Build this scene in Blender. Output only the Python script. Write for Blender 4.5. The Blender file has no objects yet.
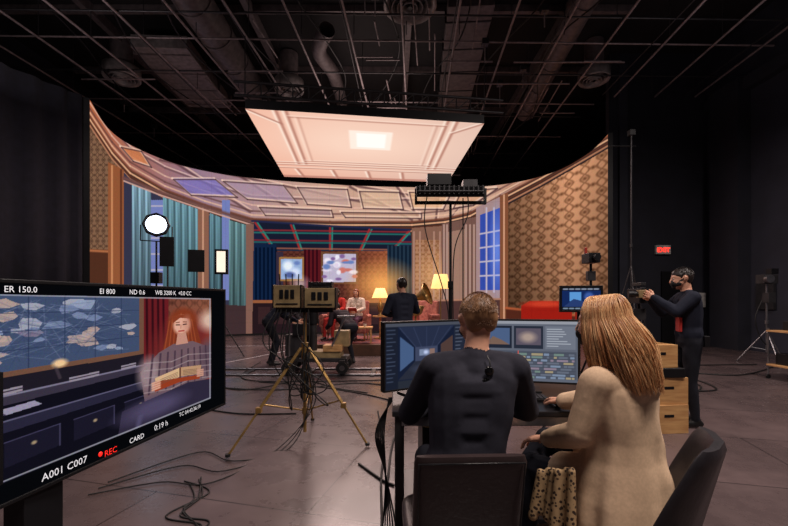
import bpy, bmesh, math, random
import numpy as np
from mathutils import Vector, Matrix
random.seed(7); np.random.seed(7)
V=Vector
S=bpy.context.scene
def lin(c):
    c=np.asarray(c,float)/255.0
    return np.where(c<=0.04045,c/12.92,((c+0.055)/1.055)**2.4)
# ---------------------------------------------------------------- materials
def mat(name,col,rough=0.5,metal=0.0,col2=None,nscale=8,bump=0.0,bscale=30,emit=0,stretch=(1,1,1),bdist=0.01,coat=0,spec=0.5,tex='noise',bdet=4):
    m=bpy.data.materials.new(name); m.use_nodes=True
    nt=m.node_tree; b=nt.nodes['Principled BSDF']
    c=(*lin(col),1)
    b.inputs['Base Color'].default_value=c
    b.inputs['Roughness'].default_value=rough
    b.inputs['Metallic'].default_value=metal
    b.inputs['Specular IOR Level'].default_value=spec
    b.inputs['Coat Weight'].default_value=coat
    tc=nt.nodes.new('ShaderNodeTexCoord'); mp=nt.nodes.new('ShaderNodeMapping')
    mp.inputs['Scale'].default_value=stretch
    nt.links.new(tc.outputs['Object'],mp.inputs['Vector'])
    n=nt.nodes.new('ShaderNodeTexVoronoi' if tex=='voronoi' else 'ShaderNodeTexNoise')
    n.inputs['Scale'].default_value=nscale
    if tex=='noise': n.inputs['Detail'].default_value=5
    nt.links.new(mp.outputs[0],n.inputs['Vector'])
    r=nt.nodes.new('ShaderNodeValToRGB')
    c2=col2 if col2 is not None else [min(255,k*0.8) for k in col]
    r.color_ramp.elements[0].position=0.35; r.color_ramp.elements[1].position=0.65
    if tex=='voronoi': r.color_ramp.elements[0].position=0.34; r.color_ramp.elements[1].position=0.44
    r.color_ramp.elements[0].color=(*lin(c2),1); r.color_ramp.elements[1].color=c
    nt.links.new(n.outputs[0],r.inputs[0]); nt.links.new(r.outputs[0],b.inputs['Base Color'])
    if bump>0:
        n2=nt.nodes.new('ShaderNodeTexNoise'); n2.inputs['Scale'].default_value=bscale; n2.inputs['Detail'].default_value=bdet
        nt.links.new(mp.outputs[0],n2.inputs['Vector'])
        bp=nt.nodes.new('ShaderNodeBump'); bp.inputs['Strength'].default_value=bump; bp.inputs['Distance'].default_value=bdist
        nt.links.new(n2.outputs[0],bp.inputs['Height']); nt.links.new(bp.outputs[0],b.inputs['Normal'])
    if emit>0:
        b.inputs['Emission Color'].default_value=c; b.inputs['Emission Strength'].default_value=emit
    return m
def screen_mat(name,strength=1.0):
    m=bpy.data.materials.new(name); m.use_nodes=True; nt=m.node_tree
    for n in list(nt.nodes): nt.nodes.remove(n)
    a=nt.nodes.new('ShaderNodeAttribute'); a.attribute_name='Col'
    e=nt.nodes.new('ShaderNodeEmission'); e.inputs[1].default_value=strength
    o=nt.nodes.new('ShaderNodeOutputMaterial')
    nt.links.new(a.outputs['Color'],e.inputs[0]); nt.links.new(e.outputs[0],o.inputs[0])
    try: m.cycles.emission_sampling='NONE'
    except Exception: pass
    return m
BLK=mat('black_metal',(24,24,28),0.45,0.3)
BLKP=mat('black_plastic',(19,19,22),0.4)
DKG=mat('dark_grey_metal',(66,65,68),0.45,0.5)
PIPE=mat('pipe_steel',(150,136,138),0.45,0.2)
DUCT=mat('duct_metal',(112,102,104),0.5,0.2,bump=0.2)
SILV=mat('silver',(165,165,170),0.3,0.9)
BRASS=mat('brassy_metal',(190,152,92),0.35,0.6)
TANBOX=mat('khaki_casing',(168,144,104),0.5,0.1)
WOOD=mat('birch_plywood',(214,168,112),0.5,col2=(188,138,88),nscale=4,stretch=(1,1,9),bump=0.1)
LEATH=mat('brown_leather',(56,45,45),0.36,col2=(46,36,37),bump=0.35,bscale=60,bdist=0.004)
DLEATH=mat('dark_leather',(46,43,48),0.4,bump=0.3,bscale=60,bdist=0.004)
SKIN=mat('skin',(222,168,140),0.5,col2=(214,156,130),bump=0.1,bscale=120,bdist=0.001)
WHITE=mat('white_paint',(215,212,208),0.5)
RUB=mat('rubber_cable',(20,20,22),0.6)
REDC=mat('red_cable',(170,50,35),0.5)
GREEN=mat('green_paint',(60,110,80),0.5)
# ---------------------------------------------------------------- mesh builder
def basis(d):
    d=V(d).normalized(); a=V((0,0,1)) if abs(d.z)<0.95 else V((1,0,0))
    x=a.cross(d).normalized(); y=d.cross(x); return x,y,d
class MB:
    def __init__(s): s.v=[];s.f=[];s.m=[];s.sm=[];s.mats=[]
    def add(s,vs,fs,m,sm=False):
        if m not in s.mats: s.mats.append(m)
        i=s.mats.index(m); o=len(s.v)
        s.v+= [tuple(v) for v in vs]
        for f in fs: s.f.append([k+o for k in f]); s.m.append(i); s.sm.append(sm)
        return s
    def box(s,c,sz,m,rz=0,R=None):
        if R is None: R=Matrix.Rotation(rz,3,'Z')
        c=V(c); vs=[c+R@V((x*sz[0]/2,y*sz[1]/2,z*sz[2]/2)) for x in(-1,1) for y in(-1,1) for z in(-1,1)]
        return s.add(vs,[(0,1,3,2),(4,6,7,5),(0,4,5,1),(2,3,7,6),(0,2,6,4),(1,5,7,3)],m)
    def cyl(s,p,q,r,m,r2=None,n=12,cap=True):
        p=V(p);q=V(q); r2=r if r2 is None else r2
        x,y,d=basis(q-p); vs=[]
        for c,rr in((p,r),(q,r2)):
            for k in range(n):
                a=2*math.pi*k/n; vs.append(c+x*math.cos(a)*rr+y*math.sin(a)*rr)
        s.add(vs,[(k,(k+1)%n,n+(k+1)%n,n+k) for k in range(n)],m,True)
        if cap: s.add(vs,[tuple(range(n))[::-1],tuple(range(n,2*n))],m)
        return s
    def rev(s,c,axis,prof,m,n=24,smooth=True):
        x,y,d=basis(axis); c=V(c); vs=[]
        for (r,h) in prof:
            for k in range(n):
                a=2*math.pi*k/n; vs.append(c+d*h+(x*math.cos(a)+y*math.sin(a))*r)
        fs=[(i*n+k,i*n+(k+1)%n,(i+1)*n+(k+1)%n,(i+1)*n+k) for i in range(len(prof)-1) for k in range(n)]
        return s.add(vs,fs,m,smooth)
    def sph(s,c,r,m,n=14,sc=(1,1,1)):
        c=V(c); vs=[];h=n//2
        for i in range(h+1):
            t=math.pi*i/h
            for k in range(n):
                a=2*math.pi*k/n; vs.append(c+V((math.sin(t)*math.cos(a)*sc[0],math.sin(t)*math.sin(a)*sc[1],math.cos(t)*sc[2]))*r)
        return s.add(vs,[(i*n+k,(i+1)*n+k,(i+1)*n+(k+1)%n,i*n+(k+1)%n) for i in range(h) for k in range(n)],m,True)
    def caps(s,p,r1,q,r2,m,n=14):
        p=V(p);q=V(q)
        if (q-p).length<1e-5: q=p+V((0,0,1e-4))
        x,y,d=basis(q-p); L=(q-p).length; prof=[]
        for i in range(6):
            a=-math.pi/2+ i*(math.pi/2)/5; prof.append((max(1e-5,r1*math.cos(a)),r1*math.sin(a)))
        for i in range(6):
            a=i*(math.pi/2)/5; prof.append((max(1e-5,r2*math.cos(a)),L+r2*math.sin(a)))
        return s.rev(p,d,prof,m,n)
    def tube(s,pts,r,m,n=6):
        pts=[V(p) for p in pts]; vs=[]; x=None
        for i,p in enumerate(pts):
            d=(pts[min(i+1,len(pts)-1)]-pts[max(i-1,0)]).normalized()
            if x is None: x,y,_=basis(d)
            else:
                x=(x-d*x.dot(d)); 
                x=x.normalized() if x.length>1e-4 else basis(d)[0]
                y=d.cross(x)
            for k in range(n):
                a=2*math.pi*k/n; vs.append(p+(x*math.cos(a)+y*math.sin(a))*r)
        s.add(vs,[(i*n+k,i*n+(k+1)%n,(i+1)*n+(k+1)%n,(i+1)*n+k) for i in range(len(pts)-1) for k in range(n)],m,True)
        return s
    def grid(s,P,m,smooth=True,close=False):
        h=len(P);w=len(P[0]); vs=[p for row in P for p in row]
        ww=w if close else w-1
        return s.add(vs,[(i*w+k,i*w+(k+1)%w,(i+1)*w+(k+1)%w,(i+1)*w+k) for i in range(h-1) for k in range(ww)],m,smooth)
    def mesh(s,name):
        me=bpy.data.meshes.new(name); me.from_pydata([tuple(v) for v in s.v],[],s.f)
        for m in s.mats: me.materials.append(m)
        me.polygons.foreach_set('material_index',s.m); me.polygons.foreach_set('use_smooth',s.sm); me.update(); return me
    def build(s,name,parent=None,bevel=0,fix=False,solid=0):
        me=s.mesh(name)
        o=bpy.data.objects.new(name,me); S.collection.objects.link(o)
        if parent: o.parent=parent
        if solid:
            md=o.modifiers.new('solid','SOLIDIFY'); md.thickness=solid; md.offset=0
        if bevel:
            md=o.modifiers.new('bevel','BEVEL'); md.width=bevel; md.segments=2; md.limit_method='ANGLE'; md.angle_limit=math.radians(50)
        return o
def empty(name,loc=(0,0,0),rz=0):
    e=bpy.data.objects.new(name,None); S.collection.objects.link(e); e.location=loc; e.rotation_euler=(0,0,rz); e.empty_display_size=0.1; return e
def smooth_pts(pts,k=8):
    pts=[V(p) for p in pts]; P=[pts[0]]+pts+[pts[-1]]; out=[]
    for i in range(1,len(P)-2):
        for j in range(k):
            t=j/k; a,b,c,d=P[i-1],P[i],P[i+1],P[i+2]
            out.append(0.5*((2*b)+(c-a)*t+(2*a-5*b+4*c-d)*t*t+(3*b-a-3*c+d)*t**3))
    out.append(pts[-1]); return out
# ---------------------------------------------------------------- painter
def pip(x,y,pts):
    ins=np.zeros(x.shape,bool); n=len(pts)
    for i in range(n):
        x1,y1=pts[i];x2,y2=pts[(i+1)%n]
        if y1==y2: continue
        c=((y1>y)!=(y2>y))&(x<(x2-x1)*(y-y1)/(y2-y1)+x1); ins^=c
    return ins
class Paint:
    def __init__(s,x,y,bg=(0,0,0)):
        s.x=x;s.y=y;s.c=np.zeros(x.shape+(3,))+np.array(bg,float)
    def mix(s,w,col):
        w=w[...,None]; s.c=s.c*(1-w)+np.array(col,float)*w
    def poly(s,pts,col,a=1.0): s.mix(pip(s.x,s.y,pts)*a,col)
    def rect(s,x0,y0,x1,y1,col,a=1.0): s.mix(((s.x>=x0)&(s.x<=x1)&(s.y>=y0)&(s.y<=y1))*a,col)
    def ell(s,cx,cy,rx,ry,col,soft=0.15,a=1.0,mask=None):
        d=np.sqrt(((s.x-cx)/rx)**2+((s.y-cy)/ry)**2); w=np.clip((1+soft-d)/(2*soft),0,1)*a
        if mask is not None: w=w*mask
        s.mix(w,col)
    def line(s,p,q,w,col,a=1.0,mask=None):
        px,py=p;dx=q[0]-px;dy=q[1]-py;L2=dx*dx+dy*dy+1e-9
        t=np.clip(((s.x-px)*dx+(s.y-py)*dy)/L2,0,1)
        d=np.hypot(s.x-px-t*dx,s.y-py-t*dy)
        k=np.clip(w/2+0.4*min(w,1)-d,0,w*0.5)/(w*0.5)*a
        if mask is not None: k=k*mask
        s.mix(np.clip(k,0,1),col)
    def path(s,pts,w,col,a=1.0,mask=None):
        for i in range(len(pts)-1): s.line(pts[i],pts[i+1],w,col,a,mask)
    def mul(s,f): s.c=s.c*np.asarray(f)[...,None]
def screen_mesh(name,P,C,m,parent=None):
    nv,nu=P.shape[:2]; me=bpy.data.meshes.new(name)
    me.vertices.add(nv*nu); me.vertices.foreach_set('co',P.reshape(-1).astype(np.float32))
    i=np.arange(nv-1)[:,None]*nu+np.arange(nu-1)[None,:]
    q=np.stack([i,i+1,i+nu+1,i+nu],-1).reshape(-1,4)
    me.loops.add(q.size); me.polygons.add(len(q))
    me.loops.foreach_set('vertex_index',q.reshape(-1).astype(np.int32))
    me.polygons.foreach_set('loop_start',(np.arange(len(q))*4).astype(np.int32))
    me.update(calc_edges=True); me.validate()
    ca=me.color_attributes.new('Col','FLOAT_COLOR','POINT')
    L=lin(np.clip(C,0,255)); A=np.concatenate([L,np.ones(L.shape[:2]+(1,))],-1)
    ca.data.foreach_set('color',A.reshape(-1).astype(np.float32))
    me.materials.append(m)
    o=bpy.data.objects.new(name,me); S.collection.objects.link(o)
    if parent: o.parent=parent
    return o
CH=1.4
def content_xy(P):   # authoring frame for the picture shown on the big screens
    return 394+400*P[...,0]/P[...,1], 300-400*(P[...,2]-CH)/P[...,1]
def blur(C,n=1):
    for _ in range(n):
        D=C.copy(); D[1:-1]=(C[:-2]+2*C[1:-1]+C[2:])/4; C=D.copy(); C[:,1:-1]=(D[:,:-2]+2*D[:,1:-1]+D[:,2:])/4
    return C
# ================================================================= ROOM
def nodefloor():
    m=bpy.data.materials.new('stage_floor_paint'); m.use_nodes=True; nt=m.node_tree; b=nt.nodes['Principled BSDF']
    tc=nt.nodes.new('ShaderNodeTexCoord')
    br=nt.nodes.new('ShaderNodeTexBrick'); br.inputs['Scale'].default_value=1
    br.inputs['Brick Width'].default_value=2.4; br.inputs['Row Height'].default_value=1.2; br.inputs['Mortar Size'].default_value=0.006; br.offset=0.5
    br.inputs['Color1'].default_value=(*lin((106,90,90)),1); br.inputs['Color2'].default_value=(*lin((98,84,84)),1); br.inputs['Mortar'].default_value=(*lin((52,46,47)),1)
    mp=nt.nodes.new('ShaderNodeMapping'); mp.inputs['Rotation'].default_value=(0,0,0.25)
    nt.links.new(tc.outputs['Object'],mp.inputs[0]); nt.links.new(mp.outputs[0],br.inputs['Vector'])
    n=nt.nodes.new('ShaderNodeTexNoise'); n.inputs['Scale'].default_value=1.3; n.inputs['Detail'].default_value=9; n.inputs['Roughness'].default_value=0.7
    nt.links.new(tc.outputs['Object'],n.inputs['Vector'])
    mx=nt.nodes.new('ShaderNodeMix'); mx.data_type='RGBA'; mx.blend_type='MULTIPLY'; mx.inputs[0].default_value=0.8
    r=nt.nodes.new('ShaderNodeValToRGB'); r.color_ramp.elements[0].position=0.32; r.color_ramp.elements[0].color=(.45,.45,.47,1); r.color_ramp.elements[1].position=0.66
    nt.links.new(n.outputs[0],r.inputs[0]); nt.links.new(br.outputs[0],mx.inputs[6]); nt.links.new(r.outputs[0],mx.inputs[7])
    nt.links.new(mx.outputs[2],b.inputs['Base Color'])
    r2=nt.nodes.new('ShaderNodeMapRange'); r2.inputs[3].default_value=0.14; r2.inputs[4].default_value=0.42
    nt.links.new(n.outputs[0],r2.inputs[0]); nt.links.new(r2.outputs[0],b.inputs['Roughness'])
    return m
FLOOR=nodefloor()
WALLM=mat('black_wall_paint',(37,38,50),0.8,col2=(32,33,43),nscale=2,bump=0.1)
WALLB=mat('navy_wall_paint',(48,50,64),0.7,col2=(42,44,56),nscale=2,bump=0.1)
CEILM=mat('black_ceiling',(24,22,25),0.9)
DRAPE=mat('black_drape',(27,27,42),0.9,bump=0.2)
MB().box((-0.5,8.5,-0.1),(22,25,0.2),FLOOR).build('floor')
MB().box((-0.5,8.5,9.3),(22,25,0.2),CEILM).build('ceiling')
MB().box((-0.5,20.9,4.6),(22,0.2,9.2),WALLM).build('wall_back')
MB().box((-11.4,8.5,4.6),(0.2,25,9.2),WALLM).build('wall_left')
MB().box((-0.5,-3.9,4.6),(22,0.2,9.2),WALLM).build('wall_front')
w=MB(); w.box((10.0,8.5,4.6),(0.2,24.6,9.2),WALLB)
w.box((9.72,11.6,3.8),(0.36,1.0,7.6),WALLM); w.box((9.8,8,7.4),(0.25,9,0.35),WALLM)
for y in (3,5.4,7.8): w.box((9.88,y,4),(0.03,0.04,7.6),WALLM)
w.build('wall_right')
w=MB(); w.box((8.35,12.75,4.6),(3.1,0.2,9.2),WALLM); w.box((7.2,12.6,4.4),(0.25,0.12,8.8),WALLB); w.box((8.9,12.6,1.15),(0.95,0.05,2.3),BLK)
w.build('wall_back_right')
w=MB(); pl=smooth_pts([(-7.42,9.5,0),(-8.0,8.3,0),(-8.7,6.2,0),(-9.2,3.5,0)],14); rows=[[],[]]
for i,p in enumerate(pl):
    off=0.05*math.sin(i*1.3)
    for r,z in zip(rows,(0.01,6.25)): r.append(V((p.x+off,p.y,z)))
w.grid(rows,DRAPE); w.build('stage_curtain',solid=0.03)
# ================================================================= LED WALL
top=[(-7.3,9.6),(-8.0,11.2),(-8.15,12.5),(-7.75,14.0),(-6.9,15.0),(-5.6,15.75),(-2.65,16.6),(0.25,17.0),(3.3,17.0),(5.0,16.3),(6.05,14.9),(6.36,13.1),(6.2,11.6)]
sp=smooth_pts([(a,b,0) for a,b in top],40); sp=np.array([tuple(p) for p in sp])
seg=np.r_[0,np.cumsum(np.hypot(np.diff(sp[:,0]),np.diff(sp[:,1])))]
NU,NV=1300,320
t=np.linspace(0,seg[-1],NU); X=np.interp(t,seg,sp[:,0]); Y=np.interp(t,seg,sp[:,1])
Z=np.linspace(0.08,6.2,NV)
P=np.zeros((NV,NU,3)); P[...,0]=X[None];P[...,1]=Y[None];P[...,2]=Z[:,None]
x,y=content_xy(P)
A=Paint(x,y,(58,46,46))
crown=[(60,80),(90,117),(112,150),(130,170),(165,190),(205,205),(252,219),(330,222),(412,222),(445,219),(470,213),(500,197),(540,176),(575,156),(640,118)]
cx,cy=zip(*crown); cline=np.interp(x,cx,cy)
ceil=y<cline
f=np.clip((x-90)/110,0,1)[...,None]; g=np.clip((x-190)/130,0,1)[...,None]; h=np.clip((x-490)/60,0,1)[...,None]
cc=np.array([172,102,70])*(1-f)+np.array([146,120,138])*f
cc=cc*(1-g)+np.array([196,160,142])*g; cc=cc*(1-h)+np.array([180,116,84])*h
A.c=np.where(ceil[...,None],cc,A.c)
cm=ceil*1.0
for a,b in [((60,60),(300,215)),((110,120),(250,212)),((160,160),(420,214)),((200,160),(470,205)),((350,187),(412,220)),((395,184),(420,220)),((440,184),(436,219)),((480,182),(452,217)),((530,176),(470,212)),((560,166),(500,196))]:
    A.line(a,b,2.8,(92,66,68),0.75,cm); A.line((a[0]+2,a[1]-1.5),(b[0]+2,b[1]-1.5),1.3,(240,204,182),0.6,cm)
for off,col,wd in ((-4,(224,184,156),1.4),(-8,(100,70,68),1.8),(-14,(220,180,162),1.3),(-22,(104,78,82),1.8),(-24,(222,190,178),1)):
    A.path([(a,b+off) for a,b in crown],wd,col,0.7,cm)
for pts,col in [([(172,178),(214,178),(236,196),(190,194)],(124,116,182)),([(120,146),(140,150),(150,166),(132,160)],(204,128,84)),([(222,180),(282,184),(296,202),(246,198)],(166,142,160)),([(296,186),(346,188),(350,206),(306,203)],(190,160,152)),([(358,190),(398,191),(402,208),(362,207)],(212,178,152)),([(408,191),(450,191),(442,208),(412,208)],(224,180,142)),([(460,190),(496,187),(472,204),(452,207)],(208,160,128)),
    ([(258,206),(330,209),(332,216),(264,214)],(160,134,138)),([(340,211),(420,212),(420,217),(344,216)],(188,150,128))]:
    A.poly(pts,col,0.75); A.path(pts+[pts[0]],1.6,(236,206,186),0.65); A.path([(a+1.5,b+1.5) for a,b in pts+[pts[0]]],1.2,(80,58,62),0.75)
for off,col,wd in ((0,(112,70,56),3),(3,(232,180,142),1.6),(6,(94,58,46),2.2),(9,(186,132,102),1.6)):
    A.path([(a,b+off) for a,b in crown],wd,col,0.9)
def ogee(x,y,T):
    u=x/T; v=y/(T*1.45)
    s1=np.abs(np.sin(np.pi*(u+0.27*np.sin(2*np.pi*v)))); s2=np.abs(np.sin(np.pi*(u-0.27*np.sin(2*np.pi*v))))
    lat=np.clip(1.25-np.minimum(s1,s2)*3.2,0,1)
    fv=(v*2-np.floor(v*2)-0.5)
    par=((np.floor(v*2)%2)*0.5); fu=((u+par)-np.floor(u+par)-0.5)
    mot=np.clip(1.2-np.hypot(fu*3.4,fv*2.3)*1.6,0,1)
    return np.clip(lat*0.7+mot,0,1)
wl=(~ceil)&(x<118)&(y>cline+10); k=ogee(x*1.15,y,7.0)[...,None]
A.c=np.where(wl[...,None],np.array([128,98,78])-k*np.array([50,40,30]),A.c)
A.poly([(60,248),(118,250),(118,340),(60,350)],(84,54,42)); A.line((80,250),(118,252),3,(170,110,76))
A.poly([(108,162),(124,170),(124,330),(108,330)],(142,90,62)); A.line((112,166),(112,330),2,(196,138,100)); A.line((121,170),(121,330),2,(92,56,44))
win=(~ceil)&(x>=124)&(x<=252)&(y>cline+9)
A.c=np.where(win[...,None],np.array([60,60,78])+0*A.c,A.c)
for x0,x1 in ((150,163),(222,230)): A.rect(x0,200,x1,300,(118,128,178))
for x0,x1 in ((150,163),): 
    for q in range(206,300,16): A.line((x0,q),(x1,q),1.4,(176,170,186))
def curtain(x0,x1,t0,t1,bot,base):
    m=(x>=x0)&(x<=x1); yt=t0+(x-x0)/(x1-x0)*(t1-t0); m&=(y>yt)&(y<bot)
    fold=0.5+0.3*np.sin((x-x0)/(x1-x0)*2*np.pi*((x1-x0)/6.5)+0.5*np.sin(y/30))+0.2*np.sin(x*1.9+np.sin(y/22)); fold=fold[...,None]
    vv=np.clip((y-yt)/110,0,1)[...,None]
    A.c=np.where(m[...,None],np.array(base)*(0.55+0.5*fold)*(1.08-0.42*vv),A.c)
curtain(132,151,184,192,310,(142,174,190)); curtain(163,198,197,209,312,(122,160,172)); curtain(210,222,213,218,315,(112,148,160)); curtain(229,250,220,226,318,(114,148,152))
A.poly([(198,204),(209,208),(209,330),(198,330)],(136,98,82)); A.line((203,206),(203,330),1.5,(196,152,128))
A.path([(124,178),(160,192),(205,207),(252,222)],5,(112,80,76)); A.path([(124,181),(160,195),(205,210),(252,225)],1.4,(196,158,146))
A.poly([(124,300),(252,306),(252,345),(124,360)],(70,54,56))
A.poly([(246,224),(254,224),(254,340),(246,340)],(128,96,86))
ins=pip(x,y,[(254,221),(330,227),(410,230),(414,262),(412,345),(252,345)])
J=Paint(x,y,(38,42,66))
J.poly([(254,221),(412,229),(396,250),(270,250)],(34,38,54))
for a,b in [((254,221),(274,250)),((290,222),(300,250)),((330,226),(330,250)),((370,228),(360,250)),((410,230),(392,250))]: J.line(a,b,2.2,(156,54,54)); J.line((a[0]+2.4,a[1]),(b[0]+2,b[1]),1.3,(58,130,118))
for yy,cl in ((230,(150,54,58)),(232.5,(52,124,114)),(240,(136,48,54)),(242,(46,110,106)),(248,(160,100,80)),(250,(40,54,72))): J.line((254,yy),(412,yy+2),1.5,cl,0.8)
k=ogee(x,y,6.0)[...,None]
J.c=np.where(((y>251)&(y<306))[...,None],np.array([98,58,50])-k*np.array([34,22,18])+np.clip((x-340)/60,0,1)[...,None]*np.array([74,46,22]),J.c)
J.rect(252,244,276,330,(28,44,70)); 
for q in range(252,277,4): J.line((q,248),(q,330),1.2,(14,22,40))
J.poly([(276,252),(283,252),(283,330),(276,330)],(62,52,66))
J.rect(304,250,321,330,(92,34,40)); 
for q in range(305,321,4): J.line((q,250),(q,330),1.2,(44,18,28))
J.rect(279,257,304,281,(150,112,70)); J.rect(281,259,302,279,(150,172,206)); J.ell(288,266,5,5,(224,232,244),0.4); J.ell(295,272,5,4,(206,216,238),0.4); J.ell(290,275,5,3,(86,100,150),0.4); J.ell(297,263,3,2,(110,130,180),0.4)
J.rect(321,252,358,284,(110,76,56)); J.rect(323,254,356,282,(186,178,198)); 
for q in range(26):
    J.ell(324+random.random()*31,255+random.random()*26,random.uniform(2,5),random.uniform(1,3),random.choice([(216,206,222),(132,104,150),(196,120,110),(110,130,180),(230,224,236)]),0.3)
J.rect(388,246,412,330,(28,40,54)); 
for q in range(388,413,4): J.line((q,246),(q,330),1.3,(48,64,80))
J.rect(252,300,412,303,(146,94,66)); J.rect(252,303,412,345,(46,34,38))
for q in range(258,412,16): J.rect(q,307,q+12,324,(62,44,46))
J.ell(382,284,22,16,(244,176,104),0.8,0.85); J.ell(300,284,7,6,(230,214,220),0.8,0.6)
A.c=np.where(ins[...,None],J.c,A.c)
A.path([(252,221),(330,226),(410,230)],2,(44,48,76))
A.poly([(412,228),(442,226),(442,345),(412,345)],(132,98,84)); 
m=(x>415)&(x<440)&(y>240)&(y<300); k=ogee(x,y,6)[...,None]; A.c=np.where(m[...,None],np.array([166,124,98])-k*42,A.c)
A.ell(439,276,16,16,(246,190,130),0.9,0.6)
for q in (414,420,434,440): A.line((q,232),(q-0.5,340),1.5,(186,148,132),0.7)
A.poly([(442,224),(480,216),(480,345),(442,345)],(116,88,80)); 
for q in (444,447,466,470,474): A.line((q,225),(q,345),1.6,(200,168,156),0.75)
A.poly([(448,232),(465,229),(465,300),(448,300)],(154,122,108))
A.poly([(476,208),(506,194),(506,300),(476,296)],(162,136,136)); A.poly([(480,215),(502,207),(502,290),(480,290)],(62,82,162))
for q in (486.5,494): A.line((q,208),(q,292),1.6,(188,176,190))
for q in (0,1,2,3): A.line((480,234+q*14),(502,230+q*15),1.6,(186,176,190))
A.ell(497,250,5,30,(150,180,255),0.8,0.5)
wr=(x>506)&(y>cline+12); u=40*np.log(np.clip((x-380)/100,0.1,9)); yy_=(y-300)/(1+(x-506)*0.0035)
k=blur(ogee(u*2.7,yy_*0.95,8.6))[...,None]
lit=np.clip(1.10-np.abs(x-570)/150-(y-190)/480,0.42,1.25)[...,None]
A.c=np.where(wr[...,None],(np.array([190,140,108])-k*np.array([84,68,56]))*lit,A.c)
A.poly([(500,196),(508,193),(508,345),(500,345)],(128,84,62)); A.line((504,195),(504,345),1.4,(206,158,130))
A.poly([(506,308),(640,322),(640,400),(506,352)],(86,48,38)); A.line((506,308),(640,322),3,(166,92,62))
A.poly([(521,306),(530,301),(560,301),(572,308),(572,324),(521,320)],(150,40,32)); A.ell(545,304,20,3,(200,76,54),0.5,0.8)
A.poly([(575,312),(610,314),(610,326),(575,322)],(132,44,34))
A.poly([(412,300),(500,300),(500,345),(412,345)],(84,60,58)); A.line((412,301),(500,299),2,(168,124,104))
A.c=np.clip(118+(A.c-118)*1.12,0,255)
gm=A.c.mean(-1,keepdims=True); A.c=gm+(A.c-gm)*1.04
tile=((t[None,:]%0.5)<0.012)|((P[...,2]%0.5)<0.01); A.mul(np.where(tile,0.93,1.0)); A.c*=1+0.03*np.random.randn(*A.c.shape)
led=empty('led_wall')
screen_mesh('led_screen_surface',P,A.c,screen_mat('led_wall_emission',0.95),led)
w=MB(); n2=120; tt=np.linspace(0,seg[-1],n2); Xc=np.interp(tt,seg,sp[:,0]);Yc=np.interp(tt,seg,sp[:,1])
nx=np.gradient(Yc);ny=-np.gradient(Xc); L=np.hypot(nx,ny); nx/=L; ny/=L
sgn=np.sign(nx*(Xc-(-1))+ny*(Yc-12)); nx*=sgn; ny*=sgn
def row(off,z): return [V((Xc[i]+nx[i]*off,Yc[i]+ny[i]*off,z)) for i in range(n2)]
w.grid([row(0.0,6.2),row(0.0,6.25),row(0.14,6.25),row(0.14,0.0),row(0.0,0.0),row(0.0,0.08)],BLK,False)
for i in (0,n2-1):
    a,b=row(0,0)[i],row(0.14,0)[i]; w.add([a,b,b+V((0,0,6.25)),a+V((0,0,6.25))],[(0,1,2,3)],BLK)
for i in range(0,n2,6):
    p=V((Xc[i]+nx[i]*0.22,Yc[i]+ny[i]*0.22,0)); w.cyl(p,p+V((0,0,6.2)),0.03,DKG,n=6)
w.build('led_cabinets',led)
# ================================================================= LED CEILING
c4=[V((-3.5,9.4,5.9)),V((2.3,10.2,5.9)),V((2.05,15.3,5.9)),V((-4.0,14.6,5.9))]
nu,nv=240,200
U=np.linspace(0,1,nu)[None,:,None];W=np.linspace(0,1,nv)[:,None,None]
a,b,c,d=[np.array(tuple(q)) for q in c4]
P=(a*(1-U)+b*U)*(1-W)+(d*(1-U)+c*U)*W
u=np.broadcast_to(U[...,0],(nv,nu));v=np.broadcast_to(W[...,0],(nv,nu))
B=Paint(u,v,(226,170,150))
B.c=np.array([234,164,138])*(1-u[...,None])+np.array([212,176,162])*u[...,None]
B.ell(0.46,0.34,0.60,0.5,(252,218,198),0.8,0.85)
def cl(a_,b_,wd,al=0.85):
    B.line(a_,b_,wd,(176,118,102),al); off=0.014
    dx,dy=b_[0]-a_[0],b_[1]-a_[1]; 
    if abs(dx)>abs(dy): B.line((a_[0],a_[1]-off),(b_[0],b_[1]-off),wd*0.7,(255,236,220),al)
    else: B.line((a_[0]-off,a_[1]),(b_[0]-off,b_[1]),wd*0.7,(255,236,220),al)
for q in (0.12,0.16,0.84,0.88): cl((q,0),(q,0.72),0.010)
for q in (0.70,0.74,0.80): cl((0.0,q),(1,q),0.010)
cl((0.16,0.06),(0.84,0.06),0.008); cl((0.16,0.66),(0.84,0.66),0.008); cl((0.2,0.06),(0.2,0.66),0.006,0.5); cl((0.8,0.06),(0.8,0.66),0.006,0.5)
cl((0.0,0.0),(0.12,0.14),0.012); cl((1,0.0),(0.88,0.14),0.012)
for k in range(5): cl((0.1+k*0.2,0.82),(0.12+k*0.2,1.0),0.012)
B.rect(0.0,0.95,1,1,(190,130,114),0.8)
B.rect(0.41,0.17,0.61,0.42,(255,236,222)); B.rect(0.44,0.20,0.58,0.39,(255,252,246)); B.c=blur(B.c,1)
lc=empty('led_ceiling_panel')
screen_mesh('led_ceiling_surface',P,B.c,screen_mat('led_ceiling_emission',1.03),lc)
w=MB()
w.add([p+V((0,0,0.006)) for p in c4]+[p+V((0,0,0.22)) for p in c4],[(0,1,2,3),(4,7,6,5),(0,4,5,1),(1,5,6,2),(2,6,7,3),(3,7,4,0)],BLK)
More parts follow.
